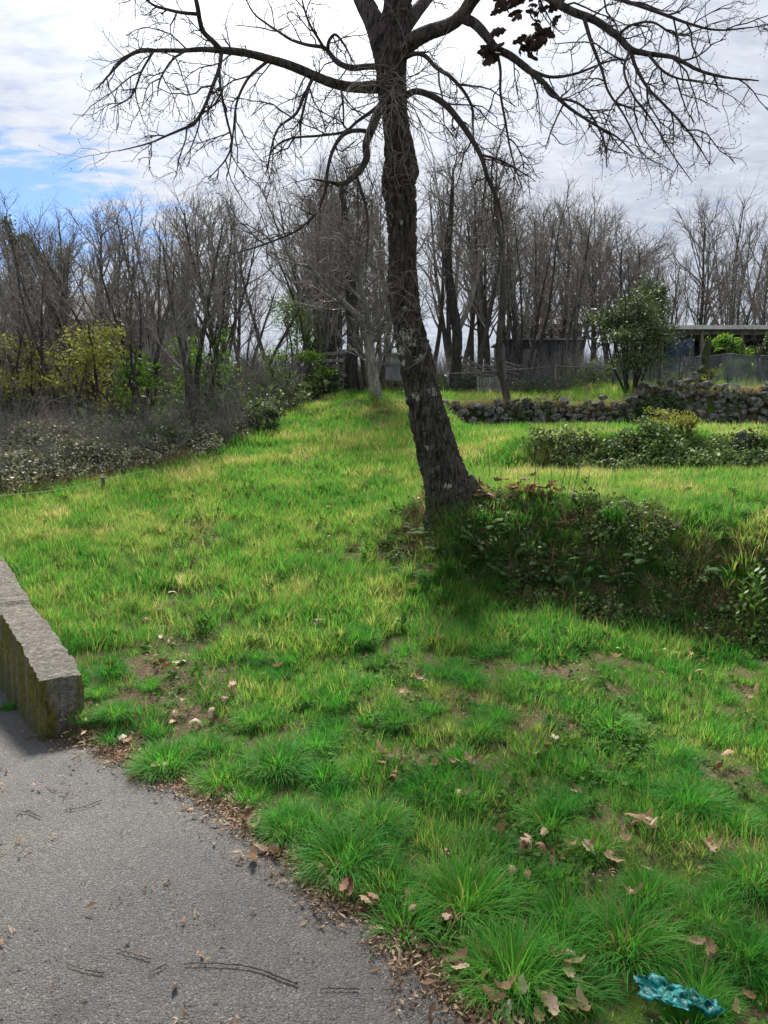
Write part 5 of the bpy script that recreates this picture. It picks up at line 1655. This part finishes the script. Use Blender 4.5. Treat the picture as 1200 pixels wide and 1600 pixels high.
# collapsed rails leaning to the right of the dark trunk
base = P(770, 610, 18.6)
t = empty('collapsed_rails', base); tag(t, 'collapsed stack of slanting wooden rails behind the pickets', 'wood pile')
for i in range(10):
    a = P(722 + rng.uniform(-6, 6), 556 + i * 5.5, 18.6 + .03 * i); b = P(752 + rng.uniform(-4, 8), 572 + i * 4.5, 18.65 + .03 * i)
    mb = MB(); mb.bar(a - base, b - base, 0.05, 0.045); obj('rail', mb.mesh('wood_rail', M['oldwood']), t)
for i in range(9):
    a = P(762 + rng.uniform(-6, 6), 560 + i * 5, 18.9 + .03 * i); b = P(806 + rng.uniform(-4, 8), 572 + i * 4.2, 18.95 + .03 * i)
    mb = MB(); mb.bar(a - base, b - base, 0.05, 0.045); obj('rail', mb.mesh('wood_rail', M['oldwood']), t)

# pale picket panel
base = P(760, 612, 18.0)
t = empty('picket_panel', base); tag(t, 'short run of pale vertical wooden pickets beside the collapsed rails', 'fence')
for i in range(9):
    u = 747 + i * 4.6
    mb = MB(); mb.box((0, 0, 0), (0.055, 0.02, 0.32 + rng.normal(0, .015)), jit=0.003)
    p = P(u, 600, 18.0) - base
    obj('picket', mb.mesh('picket', M['palewood']), t, p, (0, rng.normal(0, .05), 0))
for v in (594, 606):
    mb = MB(); mb.bar(P(745, v, 18.03) - base, P(787, v - 1, 18.03) - base, 0.03, 0.03); obj('cross_rail', mb.mesh('picket_rail', M['palewood']), t)

# grey sheet behind the oak, left
base = P(625, 600, 18.4)
t = empty('sheet_screen', base); tag(t, 'grey sheet screen with horizontal bars seen left of the oak trunk', 'screen')
mb = MB(); a = P(602, 552, 18.4); b = P(652, 556, 18.45)
for k in range(5):
    f0, f1 = k / 5, (k + 1) / 5
    p = a * (1 - (f0 + f1) / 2) + b * (f0 + f1) / 2
    m2 = MB(); m2.box((0, 0, 0), (0.145, 0.03, 0.62)); obj('sheet', m2.mesh('screen_sheet', M['greypanel']), t, (p[0] - base[0], p[1] - base[1], p[2] - base[2] - 0.3))
for v in (551, 566): 
    m2 = MB(); m2.bar(P(596, v + 3, 18.36) - base, P(655, v, 18.38) - base, 0.03, 0.05); obj('bar', m2.mesh('screen_bar', M['oldwood']), t)


# ------------------------------------------------------------------ shed, container, houses
def shed():
    y = 21.5
    L = P(1030, 515, y); R = P(1290, 515, y)
    zr = L[2]; zb = gz((L[0] + R[0]) / 2, y + 1)
    base = np.array((L[0], y, zb))
    t = empty('shed', base); tag(t, 'low dark open shed with a pale flat roof edge behind the netting fence', 'shed')
    W = R[0] - L[0]; Hh = zr - zb
    mb = MB(); mb.box((W / 2, 1.5, Hh + 0.05), (W + 0.3, 3.3, 0.06)); obj('roof', mb.mesh('shed_roof', M['roofpale']), t)
    mb = MB(); mb.box((W / 2, -0.17, Hh + 0.045), (W + 0.34, 0.03, 0.11)); obj('fascia', mb.mesh('shed_fascia', M['roofpale']), t)
    mb = MB(); mb.box((W / 2, 2.9, Hh / 2), (W, 0.05, Hh)); obj('back_wall', mb.mesh('shed_back', M['darkmetal']), t)
    for k, x in enumerate((0.05, W - 0.05)):
        mb = MB(); mb.box((x, 1.5, Hh / 2), (0.05, 2.75, Hh)); obj('side_wall', mb.mesh('shed_side', M['darkmetal']), t)
    for x in np.linspace(0.1, W - 0.1, 5):
        mb = MB(); mb.box((x, 0.03, Hh / 2), (0.09, 0.09, Hh)); obj('post', mb.mesh('shed_post', M['oldwood']), t)
    mb = MB(); mb.bar((0, 0.03, Hh - 0.08), (W, 0.03, Hh - 0.08), 0.07, 0.12); obj('beam', mb.mesh('shed_beam', M['oldwood']), t)
    # blue sheet hanging beneath
    xs_ = np.linspace(0, 0.75, 16); zs_ = np.linspace(0.1, Hh - 0.25, 10)
    V = np.array([(0.18 + a, -0.12 + 0.05 * math.sin(a * 13 + b * 2), b) for b in zs_ for a in xs_])
    i = np.arange(160).reshape(10, 16); Q = np.stack([i[:-1, :-1], i[:-1, 1:], i[1:, 1:], i[1:, :-1]], -1).reshape(-1, 4)
    o = obj('tarpaulin', mesh_np('tarpaulin', V, Q, M['tarp']), None, base)
    sm = o.modifiers.new('thickness', 'SOLIDIFY'); sm.thickness = 0.006
    tag(o, 'deep blue tarpaulin hanging under the left end of the shed roof', 'tarpaulin')


shed()


def container():
    y = 23
    L = P(790, 532, y); R = P(905, 532, y)
    zb = gz(L[0], y); base = np.array((L[0], y, zb)); W = R[0] - L[0]; Hh = L[2] - zb
    t = empty('dark_hut', base); tag(t, 'long dark sheet-metal hut behind the wire netting fence', 'hut')
    mb = MB(); mb.box((W / 2, 1.2, Hh / 2), (W, 2.4, Hh)); obj('body', mb.mesh('hut_body', M['darkmetal']), t)
    for x in np.arange(0.12, W, 0.24):
        mb = MB(); mb.box((x, -0.015, Hh / 2), (0.05, 0.03, Hh - 0.1)); obj('rib', mb.mesh('hut_rib', M['darkmetal']), t)
    mb = MB(); mb.box((W / 2, 1.2, Hh + 0.03), (W + 0.2, 2.6, 0.05)); obj('roof', mb.mesh('hut_roof', M['greypanel']), t)
    mb = MB(); mb.box((W * .32, -0.03, Hh * .45), (0.6, 0.04, Hh * .8)); obj('door', mb.mesh('hut_door', M['greypanel']), t)


container()


def house(u0, u1, vroof, veave, y, roofmat, label, depth=8):
    a = P(u0, veave, y); b = P(u1, veave, y); top = P(u0, vroof, y + depth / 2)
    x0, x1 = a[0], b[0]; zb = gz((x0 + x1) / 2, y) - 1.0
    W = x1 - x0; He = a[2] - zb; Hr = top[2] - zb
    t = empty('house', (x0, y, zb)); tag(t, label, 'house')
    mb = MB(); V = [(0, 0, 0), (W, 0, 0), (W, depth, 0), (0, depth, 0), (0, 0, He), (W, 0, He), (W, depth, He), (0, depth, He), (0, depth / 2, Hr - .1), (W, depth / 2, Hr - .1)]
    mb.add(V, [(0, 1, 5, 4), (2, 3, 7, 6)], [(1, 2, 6), (1, 6, 5), (5, 6, 9), (3, 0, 4), (3, 4, 7), (7, 4, 8)])
    obj('walls', mb.mesh('house_walls', M['render']), t)
    mb = MB()
    for s in (0, 1):
        y0, y1 = (-0.4, depth / 2) if s == 0 else (depth + 0.4, depth / 2)
        z0 = He - 0.4 * (Hr - He) / (depth / 2)
        for k in (0, 1):
            V = [(-0.4, y0, z0), (W + .4, y0, z0), (W + .4, y1, Hr), (-.4, y1, Hr)]
        V2 = [(p[0], p[1], p[2] + 0.16) for p in V]
        mb.add(V + V2, [(0, 3, 2, 1), (4, 5, 6, 7), (0, 1, 5, 4), (1, 2, 6, 5), (2, 3, 7, 6), (3, 0, 4, 7)])
    r_ = obj('roof', mb.mesh('house_roof', roofmat), t)
    mb = MB(); mb.box((W * .3, depth * .5, Hr + .3), (0.6, 0.6, 1.0)); obj('chimney', mb.mesh('house_chimney', M['render']), r_)
    for i, x in enumerate(np.linspace(W * .18, W * .82, max(2, int(W / 3)))):
        mb = MB(); mb.box((x, 0.0, He - 1.3), (1.1, 0.14, 1.3)); w = obj('window', mb.mesh('window_frame', M['palewood']), t)
        mb = MB(); mb.box((x, -0.08, He - 1.3), (0.95, 0.03, 1.15)); obj('pane', mb.mesh('window_pane', M['pane']), w)


house(-60, 38, 487, 505, 55, M['rooftile'], 'house with orange tiled roof at the far left behind the wood')
house(92, 252, 466, 500, 44, M['roofdark'], 'house with long dark roof hidden behind the left thicket')
house(846, 910, 492, 508, 46, M['roofdark'], 'small gabled house behind the trunks right of the oak', depth=6)

# ------------------------------------------------------------------ cord and stake
a = [P(592, 645, 14.0), P(500, 668, 12.6), P(380, 702, 10.8), P(160, 749, 8.5), P(-60, 781, 7.2)]
c = catmull(np.array(a), 80); c[:, 2] += -0.03 * np.sin(np.linspace(0, PI * 4, 80)) ** 2
mb = MB(); tube(mb, c, 0.0028, 5)
o = obj('cord', mb.mesh('cord', M['rope'], True)); tag(o, 'thin pale green cord stretched from the small pale tree along the brambles', 'cord')
p = P(161, 749, 8.5)
mb = MB(); mb.box((0, 0, 0.0), (0.025, 0.02, 0.40), jit=.002); mb.box((0, 0, 0.205), (0.05, 0.03, 0.02))
o = obj('stake', mb.mesh('stake', M['galv']), None, (p[0], p[1], p[2] - 0.19)); tag(o, 'short grey stake holding up the cord beside the brambles', 'stake')

# multi-stemmed bare shrub in front of the netting fence
t = place_tree(1062, 15.5, 520, 'multi', 'many-stemmed bare shrub sprouting from the stone wall before the netting fence', None, name='bare_shrub', wide=1.3)
t = place_tree(1030, 16.3, 560, 'multi', 'small bare shrub between the evergreen bush and the netting', None, name='bare_shrub', wide=1.2)

# mossy stump by the fence
r = np.random.default_rng(5)
pb = P(1101, 606, 16.2)
ctrl = px_ctrl([(1099, 606, 16.2, 8), (1101, 590, 16.2, 5), (1099, 580, 16.2, 8), (1103, 572, 16.2, 5), (1102, 560, 16.2, 6), (1106, 535, 16.2, 5), (1104, 528, 16.2, 1)])
V, Q, s = limb_surface(None, ctrl, 80, 22, 0.02, 77)
o = obj('stump', mesh_np('stump', V - pb, Q, M['oakbark'], True, {'lichen': np.zeros(len(V)), 'moss': np.full(len(V), .7)}), None, pb)
tag(o, 'gnarled pollarded stem in front of the netting fence', 'stump')
p = G(1166, 712)
me = stone_me[3]
o = obj('rock', me, None, (p[0], p[1] + .1, p[2] + 0.15), (0.3, 0.2, 0.5), (0.26, 0.25, 0.42)); tag(o, 'upright mossy rock on the second terrace lip near the right edge', 'rock')
for i, (u, v, s, lab) in enumerate(((822, 845, .11, 'pale rock showing through the ivy right of the oak roots'), (655, 660, .12, 'pale stone in the grass below the small pale tree'), (905, 780, .09, 'grey stone in the weeds on top of the first bank'))):
    p = G(u, v) if i != 1 else G(597, 668)
    o = obj('rock', stone_me[i], None, (p[0], p[1], p[2] + s * 0.25), (0.3, 0.2, i), (s * 1.4, s, s)); tag(o, lab, 'rock')

# ------------------------------------------------------------------ tussocks in front
def tussock_mesh(i):
    V, Q, rn = blade_clump(950, 0.105, 0.09, 0.21, 0.55, 1.8, 0.0036, 6, seed=500 + i)
    return mesh_np('tussock', V, Q, M['tussock'], True, {'rnd': rn})


tus = [tussock_mesh(i) for i in range(6)]
small = [mesh_np('small_tuft', *blade_clump(260, 0.06, 0.06, 0.15, 0.5, 1.7, 0.0034, 5, seed=540 + i)[:2], M['tussock']) for i in range(4)]
x, y = sample(-3.2, 3.4, 1.4, 6.0, 15)
k = on_meadow(x, y) & (edge_sd(x, y) < -0.05) & (bare(x, y) < 0.5)
x, y = x[k], y[k]
scatter('small_tufts', np.stack([x, y, H(x, y) - 0.004], 1), small, rng.uniform(0.5, 1.25, len(x)), rng.uniform(0, 1, len(x)), rots(len(x), 0.08),
        'small rounded tufts of fresh grass between the large tussocks', 'grass')
TUS = [(14, 1108, .45), (88, 1152, .35), (130, 1125, .5), (930, 1330, .7), (1110, 1440, .8), (1050, 1180, .7), (680, 1320, .7), (590, 1040, .6), (430, 940, .6), (1150, 1290, .7), (262, 1200, 1.15), (345, 1228, .85), (435, 1205, 1.1), (528, 1150, .8), (455, 1300, .95), (540, 1350, 1.25), (610, 1392, .85), (728, 1420, 1.3), (802, 1530, 1.2), (535, 1068, .8), (622, 1130, .75), (957, 1140, 1.0), (1080, 1262, 1.05),
       (762, 1340, .85), (862, 1290, .95), (980, 1480, 1.15), (1178, 1380, .9), (400, 1030, .65), (592, 1290, .9), (500, 1172, .8), (395, 1130, .75), (712, 1262, .75), (1165, 1500, .9), (905, 1210, .75), (1090, 1560, .8), (640, 1240, .6), (330, 1170, .7), (480, 1100, .6), (155, 1085, .6), (180, 1120, .7), (120, 1010, .7), (745, 1150, .8), (700, 1060, .8), (560, 1210, .7), (880, 1430, .7), (1010, 1400, .7), (900, 1550, .8)]
where = lambda u, v: ('right at the asphalt edge' if abs(edge_sd(*[np.array([q]) for q in G(u, v)[:2]])[0]) < 0.38 else 'beside the concrete wall' if u < 250 else 'in the shade below the oak mound' if v < 1170 and 560 < u < 800 else 'on the right side of the slope' if u > 820 else 'in the middle of the slope')
cnt = {}
for i, (u, v, s) in enumerate(sorted(TUS, key=lambda q: q[1])):
    p = G(u, v); w_ = where(u, v); cnt[w_] = cnt.get(w_, 0) + 1
    o = obj('grass_tussock', tus[i % 6], None, (p[0], p[1], p[2] - 0.01), (0, 0, rng.uniform(0, 6.28)), (s * .95, s * .95, s * rng.uniform(.75, .95)))
    size = 'large' if s > 1 else 'small' if s < .75 else 'middling'
    tag(o, '%s green tussock %s, %s counted from the far end' % (size, w_, ORD[cnt[w_] - 1]), 'grass tussock', 'grass tussocks on the slope')

# ------------------------------------------------------------------ fallen leaves
LEAF = [(258, 1050, 7, 16), (172, 1056, 1, 4), (210, 1165, 2, 10), (500, 985, 6, 14), (655, 1080, 6, 22), (690, 1015, 3, 12), (600, 1205, 9, 22), (700, 1200, 6, 22), (735, 1205, 2, 8), (710, 1245, 5, 10), (835, 1195, 4, 10), (892, 1240, 2, 6), (850, 1165, 2, 12), (930, 1020, 8, 28), (1065, 1040, 9, 18),
        (1190, 1100, 3, 10), (835, 1330, 8, 22), (815, 1380, 3, 8), (690, 1355, 2, 8), (905, 1345, 4, 14), (960, 1345, 4, 14), (1010, 1300, 5, 16), (1135, 1200, 3, 12), (1100, 1510, 5, 16), (1115, 1345, 4, 20), (988, 1410, 2, 8), (560, 1415, 6, 18), (630, 1440, 5, 20), (690, 1460, 8, 22), (590, 1425, 4, 12), (400, 1305, 3, 14), (380, 1290, 3, 10),
        (405, 1330, 4, 22), (440, 1340, 3, 10), (500, 1385, 5, 16), (525, 1400, 3, 10), (298, 1270, 1, 3), (345, 1255, 3, 14), (210, 1215, 3, 8), (250, 1215, 2, 8), (300, 1120, 6, 26), (370, 1090, 4, 22), (340, 1100, 3, 12), (880, 1520, 5, 14), (900, 1545, 4, 12), (870, 1590, 8, 24), (1165, 1590, 6, 20), (790, 1590, 6, 22), (920, 1580, 3, 10), (275, 955, 6, 22), (290, 900, 4, 22),
        (470, 850, 7, 28), (520, 870, 6, 30), (480, 790, 6, 34), (540, 775, 6, 28), (640, 790, 3, 14), (350, 775, 4, 26), (240, 1000, 4, 18), (215, 890, 3, 20), (1100, 1050, 4, 12), (1000, 1290, 3, 14), (1030, 930, 3, 16), (950, 905, 3, 20), (1130, 960, 3, 18), (870, 935, 2, 12), (560, 1000, 2, 20), (430, 1060, 2, 14), (770, 1500, 2, 10), (730, 1530, 5, 20)]


def lay_leaf(u, v, label, group, smin=.7, smax=1.15, raise_=0.012, mat=None, stand=0.22):
    p = G(u, v)
    onroad = edge_sd(np.array([p[0]]), np.array([p[1]]))[0] > 0
    o = obj('fallen_leaf', ground_leaves[rng.integers(0, 7)], None, (p[0], p[1], p[2] + (0.008 if onroad else raise_ + rng.uniform(0.005, 0.05))),
            (rng.normal(0, .2 if onroad else stand), rng.normal(0, .2 if onroad else stand), rng.uniform(0, 6.28)), rng.uniform(smin, smax) * 0.68)
    tag(o, label, 'leaf', group)
    return o


for u, v, n, s in LEAF:
    for i in range(int(n * .80 + .5)):
        uu, vv = rng.normal(u, s * .8), rng.normal(v, s * .5)
        if not (-10 < uu < 1210 and 740 < vv < 1600): continue
        p = G(uu, vv)
        sd = edge_sd(np.array([p[0]]), np.array([p[1]]))[0]
        if sd > 0.01: lab, grp = 'dry brown oak leaf lying on the asphalt', 'dry leaves on the asphalt'
        elif sd > -0.35: lab, grp = 'dry brown oak leaf in the litter strip along the asphalt edge', 'dry leaves along the asphalt edge'
        elif p[1] < 4.2: lab, grp = 'dry brown oak leaf lying among the near grass tussocks', 'dry leaves among the tussocks'
        else: lab, grp = 'dry brown oak leaf lying on the upper slope', 'dry leaves on the upper slope'
        lay_leaf(uu, vv, lab, grp)
# heap at the foot of the oak
for i in range(44):
    u, v = rng.normal(808, 34), rng.normal(783, 12)
    p = G(u, v + 8)
    p[2] += rng.uniform(0.07, 0.17)
    o = obj('fallen_leaf', red_leaves[i % 4], None, p, (rng.normal(0.3, .4), rng.normal(0, .4), rng.uniform(0, 6.28)), rng.uniform(.75, 1.15))
    tag(o, 'red-brown leaf in the heap right of the oak foot', 'leaf', 'dead leaves heaped at the oak foot')

for i in range(22):
    u, v = rng.uniform(640, 1150), rng.uniform(820, 960)
    p = G(u, v); p[2] += rng.uniform(0.05, 0.12)
    o = obj('fallen_leaf', red_leaves[i % 4], None, p, (rng.normal(0.5, .4), rng.normal(0, .4), rng.uniform(0, 6.28)), rng.uniform(.5, .85))
    tag(o, 'brown leaf caught in the growth on the shaded bank face', 'leaf', 'leaves caught on the bank face')

# fine litter along the road edge and on bare soil
def crumb_mesh(seed):
    r = np.random.default_rng(seed)
    nl = 24
    c = np.stack([r.normal(0, 0.035, nl), r.normal(0, 0.035, nl), r.uniform(0.002, 0.012, nl)], 1)
    a = np.stack([np.cos(r.uniform(0, 6.28, nl)), np.sin(r.uniform(0, 6.28, nl)), r.normal(0, .25, nl)], 1)
    b = np.cross(a, (0, 0, 1.0)) + np.stack([0 * c[:, 0], 0 * c[:, 0], r.normal(0, .5, nl)], 1)
    l = (0.0025 + 0.011 * r.uniform(0, 1, nl) ** 2.5)[:, None]; w = l * r.uniform(0.08, 0.9, nl)[:, None]
    V = np.stack([c - a * l, c + b * w * .6 + (0, 0, .002), c + a * l, c - b * w * .5], 1).reshape(-1, 3)
    k = np.arange(nl)[:, None] * 4
    T = np.concatenate([k + np.array((0, 1, 2)), k + np.array((0, 2, 3))])
    return mesh_np('litter_clump', V, T, M['litter'], False, {'rnd': np.repeat(r.uniform(0, 1, nl), 4)})


crumbs = [crumb_mesh(600 + i) for i in range(5)]
X, Y = [], []
x = rng.uniform(-2, 2.5, 60000); y = rng.uniform(0.8, 4.0, 60000)
sd = edge_sd(x, y)
k = (rng.uniform(0, 1, len(x)) < 0.8 * sst(0.05, -0.03, sd + 0.12 * fbm(x * 4, y * 4, 131)) * sst(-0.17, -0.03, sd))
X.append(x[k]); Y.append(y[k])
k2 = (sd > 0) & (rng.uniform(0, 1, len(x)) < 0.004 + 0.12 * sst(0.16, 0.0, sd) + 0.012 * sst(0.1, 0.2, fbm(x * 2, y * 2, 133)))
X.append(x[k2]); Y.append(y[k2])
x, y = sample(-5, 5, 1.3, 8, 190)
k = on_meadow(x, y); x, y = x[k], y[k]
k = rng.uniform(0, 1, len(x)) < bare(x, y) * 0.9 + 0.06
X.append(x[k]); Y.append(y[k])
x, y = np.concatenate(X), np.concatenate(Y)
z = np.where(edge_sd(x, y) > 0, road_z(x, y) + 0.004, H(x, y) + 0.004)
scatter('leaf_litter', np.stack([x, y, z], 1), crumbs, rng.uniform(0.6, 1.3, len(x)), rng.uniform(0, 1, len(x)), rots(len(x), 0.05), 'crumbled leaves and chaff along the asphalt edge and bare soil', 'leaf litter')

# loose chippings on the asphalt
gr = []
for i in range(3):
    r = np.random.default_rng(700 + i); mb = MB()
    for j in range(7):
        c = np.array((r.normal(0, .08), r.normal(0, .08), 0.002)); s = r.uniform(0.0015, 0.004)
        V = np.array([(1, 0, 0), (0, 1, 0), (-1, 0, 0), (0, -1, 0), (0, 0, .8), (0, 0, -.8)]) * s * r.uniform(.6, 1.2, (6, 3)) + c
        mb.add(V, None, [(0, 1, 4), (1, 2, 4), (2, 3, 4), (3, 0, 4), (1, 0, 5), (2, 1, 5), (3, 2, 5), (0, 3, 5)])
    gr.append(mb.mesh('chippings', M['pebble']))
x = rng.uniform(-3, 1, 900); y = rng.uniform(1.2, 4.2, 900); k = edge_sd(x, y) > 0; x, y = x[k], y[k]
scatter('chippings', np.stack([x, y, road_z(x, y) + 0.003], 1), gr, rng.uniform(.7, 1.3, len(x)), rng.uniform(0, 1, len(x)), rots(len(x), 0.02), 'loose stone chips on the asphalt', 'gravel')

# twigs on the asphalt
TW = [([(290, 1511), (340, 1514), (400, 1522), (440, 1532), (466, 1546)], 3.2, 'longest fallen twig curving across the asphalt in front'),
      ([(182, 1494), (210, 1495), (237, 1503)], 2.6, 'short fallen twig just left of the longest one'),
      ([(106, 1516), (125, 1524), (162, 1526)], 2.4, 'bent twig lowest on the left of the asphalt'),
      ([(233, 1531), (247, 1522), (261, 1516)], 2.0, 'small straight twig between the bent one and the longest'),
      ([(100, 1270), (130, 1264), (160, 1254)], 2.2, 'straight fallen twig in the upper part of the asphalt'),
      ([(22, 1272), (45, 1275), (65, 1283)], 2.0, 'knotty twig near the left frame edge'),
      ([(72, 1230), (80, 1237), (88, 1240)], 1.6, 'tiny twig above the knotty one on the asphalt'),
      ([(98, 1254), (102, 1246), (108, 1240)], 1.6, 'tiny upright-lying twig beside the straight one'),
      ([(508, 1435), (530, 1437), (545, 1443), (585, 1438)], 3.0, 'grey twig lying at the leaf litter strip'),
      ([(500, 1552), (530, 1556), (560, 1556)], 2.0, 'faint thin twig at the bottom near the litter')]
for rows, w, lab in TW:
    pts = np.array([G(u, v) for u, v in rows]); base = pts[0].copy()
    c = catmull(pts, 18); c[:, 2] += 0.006 + 0.003 * np.abs(np.sin(np.arange(18)))
    c[:, :2] += rng.normal(0, 0.0012, (18, 2))
    mb = MB(); tube(mb, c - base, np.linspace(w * .5, w, 18) * 0.0010, 6)
    for j in (5, 9, 13):
        d = unit(np.array((rng.normal(), rng.normal(), 0.2)))
        tube(mb, [c[j] - base, c[j] - base + d * 0.012], [0.0015, 0.001], 4)
    o = obj('twig', mb.mesh('fallen_twig', M['twiglitter'], True), None, base); tag(o, lab, 'twig', 'twigs on the asphalt')

# ------------------------------------------------------------------ teal plastic
def plastic():
    c = G(1060, 1598)
    nx, ny = 40, 26
    V = []
    for j in range(ny):
        for i in range(nx):
            s, t_ = i / (nx - 1) - .5, j / (ny - 1) - .5
            x = s * 0.18 + 0.01 * math.sin(t_ * 9); y = t_ * 0.085 * (1.25 - 0.8 * abs(s + 0.2)) - s * 0.07
            z = 0.06 + 0.03 * (0.5 - abs(s)) + 0.018 * abs(mnoise.noise(Vector((s * 5, t_ * 3, 3)))) - 0.02 * abs(mnoise.noise(Vector((s * 7 + t_ * 3, t_ * 5, 7)))) + 0.003 * mnoise.fractal(Vector((s * 20, t_ * 16, 3)), 1, 2, 3)
            V.append((x + 0.016 * mnoise.noise(Vector((s * 5, t_ * 9, 9))), y + 0.035 * mnoise.fractal(Vector((s * 5, t_ * 3, 5)), 1, 2, 3), z))
    i = np.arange(nx * ny).reshape(ny, nx)
    Q = np.stack([i[:-1, :-1], i[:-1, 1:], i[1:, 1:], i[1:, :-1]], -1).reshape(-1, 4)
    o = obj('plastic_bag', mesh_np('plastic_bag', np.array(V), Q, M['plastic']), None, c)
    sm = o.modifiers.new('film', 'SOLIDIFY'); sm.thickness = 0.001
    tag(o, 'crumpled teal plastic bag lying in the grass near the bottom right corner', 'plastic bag')


plastic()

# ------------------------------------------------------------------ ferns, sprigs, stalks
def fern_mesh(seed, nf=9, L=0.26):
    r = np.random.default_rng(seed); mb = MB()
    rn = []
    for f in range(nf):
        a = f * 2 * PI / nf + r.normal(0, .3); el = r.uniform(0.5, 1.1); Lf = L * r.uniform(.7, 1.15)
        n = 16
        for i in range(n):
            t = (i + 1) / n
            q = Lf * t; ang = el - 1.3 * t * t
            # arc
            px_ = Lf * np.sum(np.cos(el - 1.3 * (np.arange(i + 1) / n) ** 2)) / n
            pz = Lf * np.sum(np.sin(el - 1.3 * (np.arange(i + 1) / n) ** 2)) / n
            c = np.array((px_ * math.cos(a), px_ * math.sin(a), pz))
            sd = np.array((-math.sin(a), math.cos(a), 0)); fw = np.array((math.cos(a) * math.cos(ang), math.sin(a) * math.cos(ang), math.sin(ang)))
            w = 0.055 * (L / .26) * math.sin(PI * min(1, .12 + t * .88)) ** .8 * r.uniform(.85, 1.1)
            hw = Lf / n * .42
            for s in (-1, 1):
                tip = c + sd * s * w + fw * w * .35 - np.array((0, 0, w * .2))
                mb.add([c - fw * hw, tip - fw * hw * .3, tip + fw * hw * .3, c + fw * hw], [(0, 1, 2, 3)])
                rn += [r.uniform(0, 1)] * 4
    Fs = [np.concatenate(mb.Q)]
    return mesh_np('fern', np.concatenate(mb.V), Fs, M['fern'], True, {'rnd': np.array(rn)})


ferns = [fern_mesh(800 + i) for i in range(4)]
FP = [(700, 815), (735, 812), (680, 840), (715, 870), (755, 905), (640, 895), (820, 880), (870, 915), (930, 890), (960, 920), (1010, 880), (1040, 930), (1090, 900), (655, 835), (690, 862), (640, 870), (720, 835), (745, 855), (765, 885), (700, 900), (668, 905), (800, 838), (835, 860), (850, 890), (790, 905), (880, 880), (730, 885), (905, 905), (770, 825), (650, 800), (620, 850)]
for i, (u, v) in enumerate(FP):
    p = G(u, v)
    o = obj('fern', ferns[i % 4], None, (p[0], p[1], p[2] - 0.01), (rng.normal(.25, .15), rng.normal(0, .15), rng.uniform(0, 6.28)), rng.uniform(.55, .9))
    side = 'directly below the oak trunk' if 660 < u < 760 else 'left of the oak trunk' if u <= 660 else 'right of the oak roots'
    key = side; cnt[key] = cnt.get(key, 0) + 1
    tag(o, 'small dark green fern on the mound %s, %s of its cluster' % (side, ORD[cnt[key] - 1]), 'fern', 'ferns on the oak mound')


def sprig_mesh(seed, h=0.22, nl=16, mat=None):
    r = np.random.default_rng(seed); mb = MB(); rn = []
    path = grow_path(r, np.zeros(3), np.array((r.normal(0, .1), r.normal(0, .1), 1)), h, 8, .08, .05)
    tube(mb, path, np.linspace(.003, .0015, 8), 5); rn += [.5] * mb.n
    for i in range(nl):
        t = 0.15 + .85 * i / nl; f = t * 7; j = min(int(f), 6); c = path[j] * (1 - f + j) + path[j + 1] * (f - j)
        a = i * 2.4; l = 0.045 * (h / .22) ** .5 * (1.15 - .5 * t)
        d = np.array((math.cos(a) * .8, math.sin(a) * .8, .55)); d = unit(d); s = unit(np.cross(d, (0, 0, 1)))
        mb.add([c, c + d * l * .5 + s * l * .2, c + d * l, c + d * l * .5 - s * l * .2], [(0, 1, 2, 3)]); rn += [r.uniform(0, 1)] * 4
    Fs = [np.concatenate(mb.Q)] + ([np.concatenate(mb.T)] if mb.T else [])
    return mesh_np('sprig', np.concatenate(mb.V), Fs, M['fresh'], True, {'rnd': np.array(rn)})


sprigs = [sprig_mesh(900 + i) for i in range(4)]
SPR = [(1180, 1000, 2.2), (1160, 985, 1.6), (1172, 970, 1.9), (1192, 985, 1.9), (1150, 1005, 1.2), (745, 752, .9), (775, 758, .8), (805, 740, .9), (838, 760, 1), (870, 748, .8), (905, 758, 1), (930, 750, .9), (960, 755, .9), (985, 752, .8), (1010, 756, .9), (720, 745, .7), (1045, 752, .8), (1060, 905, .7), (990, 935, .7), (925, 955, .7)]
for i, (u, v, s) in enumerate(SPR):
    p = G(u, v)
    o = obj('leafy_sprig', sprigs[i % 4], None, (p[0], p[1], p[2] - 0.005), (0, 0, rng.uniform(0, 6.28)), s)
    k_ = 'at the right frame edge below the bank' if u > 1140 else 'at the foot of the second bank' if v < 780 else 'on the first bank'
    cnt[k_] = cnt.get(k_, 0) + 1
    tag(o, 'bright green leafy sprig %s, %s of them' % (k_, ORD[cnt[k_] - 1]), 'plant', 'leafy sprigs by the banks')

STK = [(868, 800, 150, 30), (880, 805, 120, 18), (845, 795, 110, -12), (905, 800, 90, 22), (830, 790, 85, 8), (765, 760, 80, -6), (890, 800, 170, 30), (1135, 835, 90, 14), (858, 790, 70, 3), (915, 815, 60, 10), (780, 765, 60, 5)]
for i, (u, v, hpx, lean) in enumerate(STK):
    p = G(u, v); q = P(u + lean, v - hpx, p[1])
    mid = (p + q) / 2 + np.array((0.01, 0, 0))
    c = catmull(np.array([p - (0, 0, .02), mid, q]), 12)
    mb = MB(); tube(mb, c - p, np.linspace(.0032, .0013, 12), 5)
    for j in range(4, 11, 2):
        d = unit(np.array((rng.normal(), rng.normal(), 1.2))); tube(mb, [c[j] - p, c[j] - p + d * .03, c[j] - p + d * .055 + (0, 0, .01)], [.0013, .001, .0008], 3)
    o = obj('dry_stalk', mb.mesh('dry_stalk', M['twiglitter'], True), None, p)
    tag(o, 'thin reddish dry stalk beyond the leaf heap, %s from the oak' % ORD[sorted([s[0] for s in STK]).index(u)], 'stalk', 'dry stalks on the first bank')
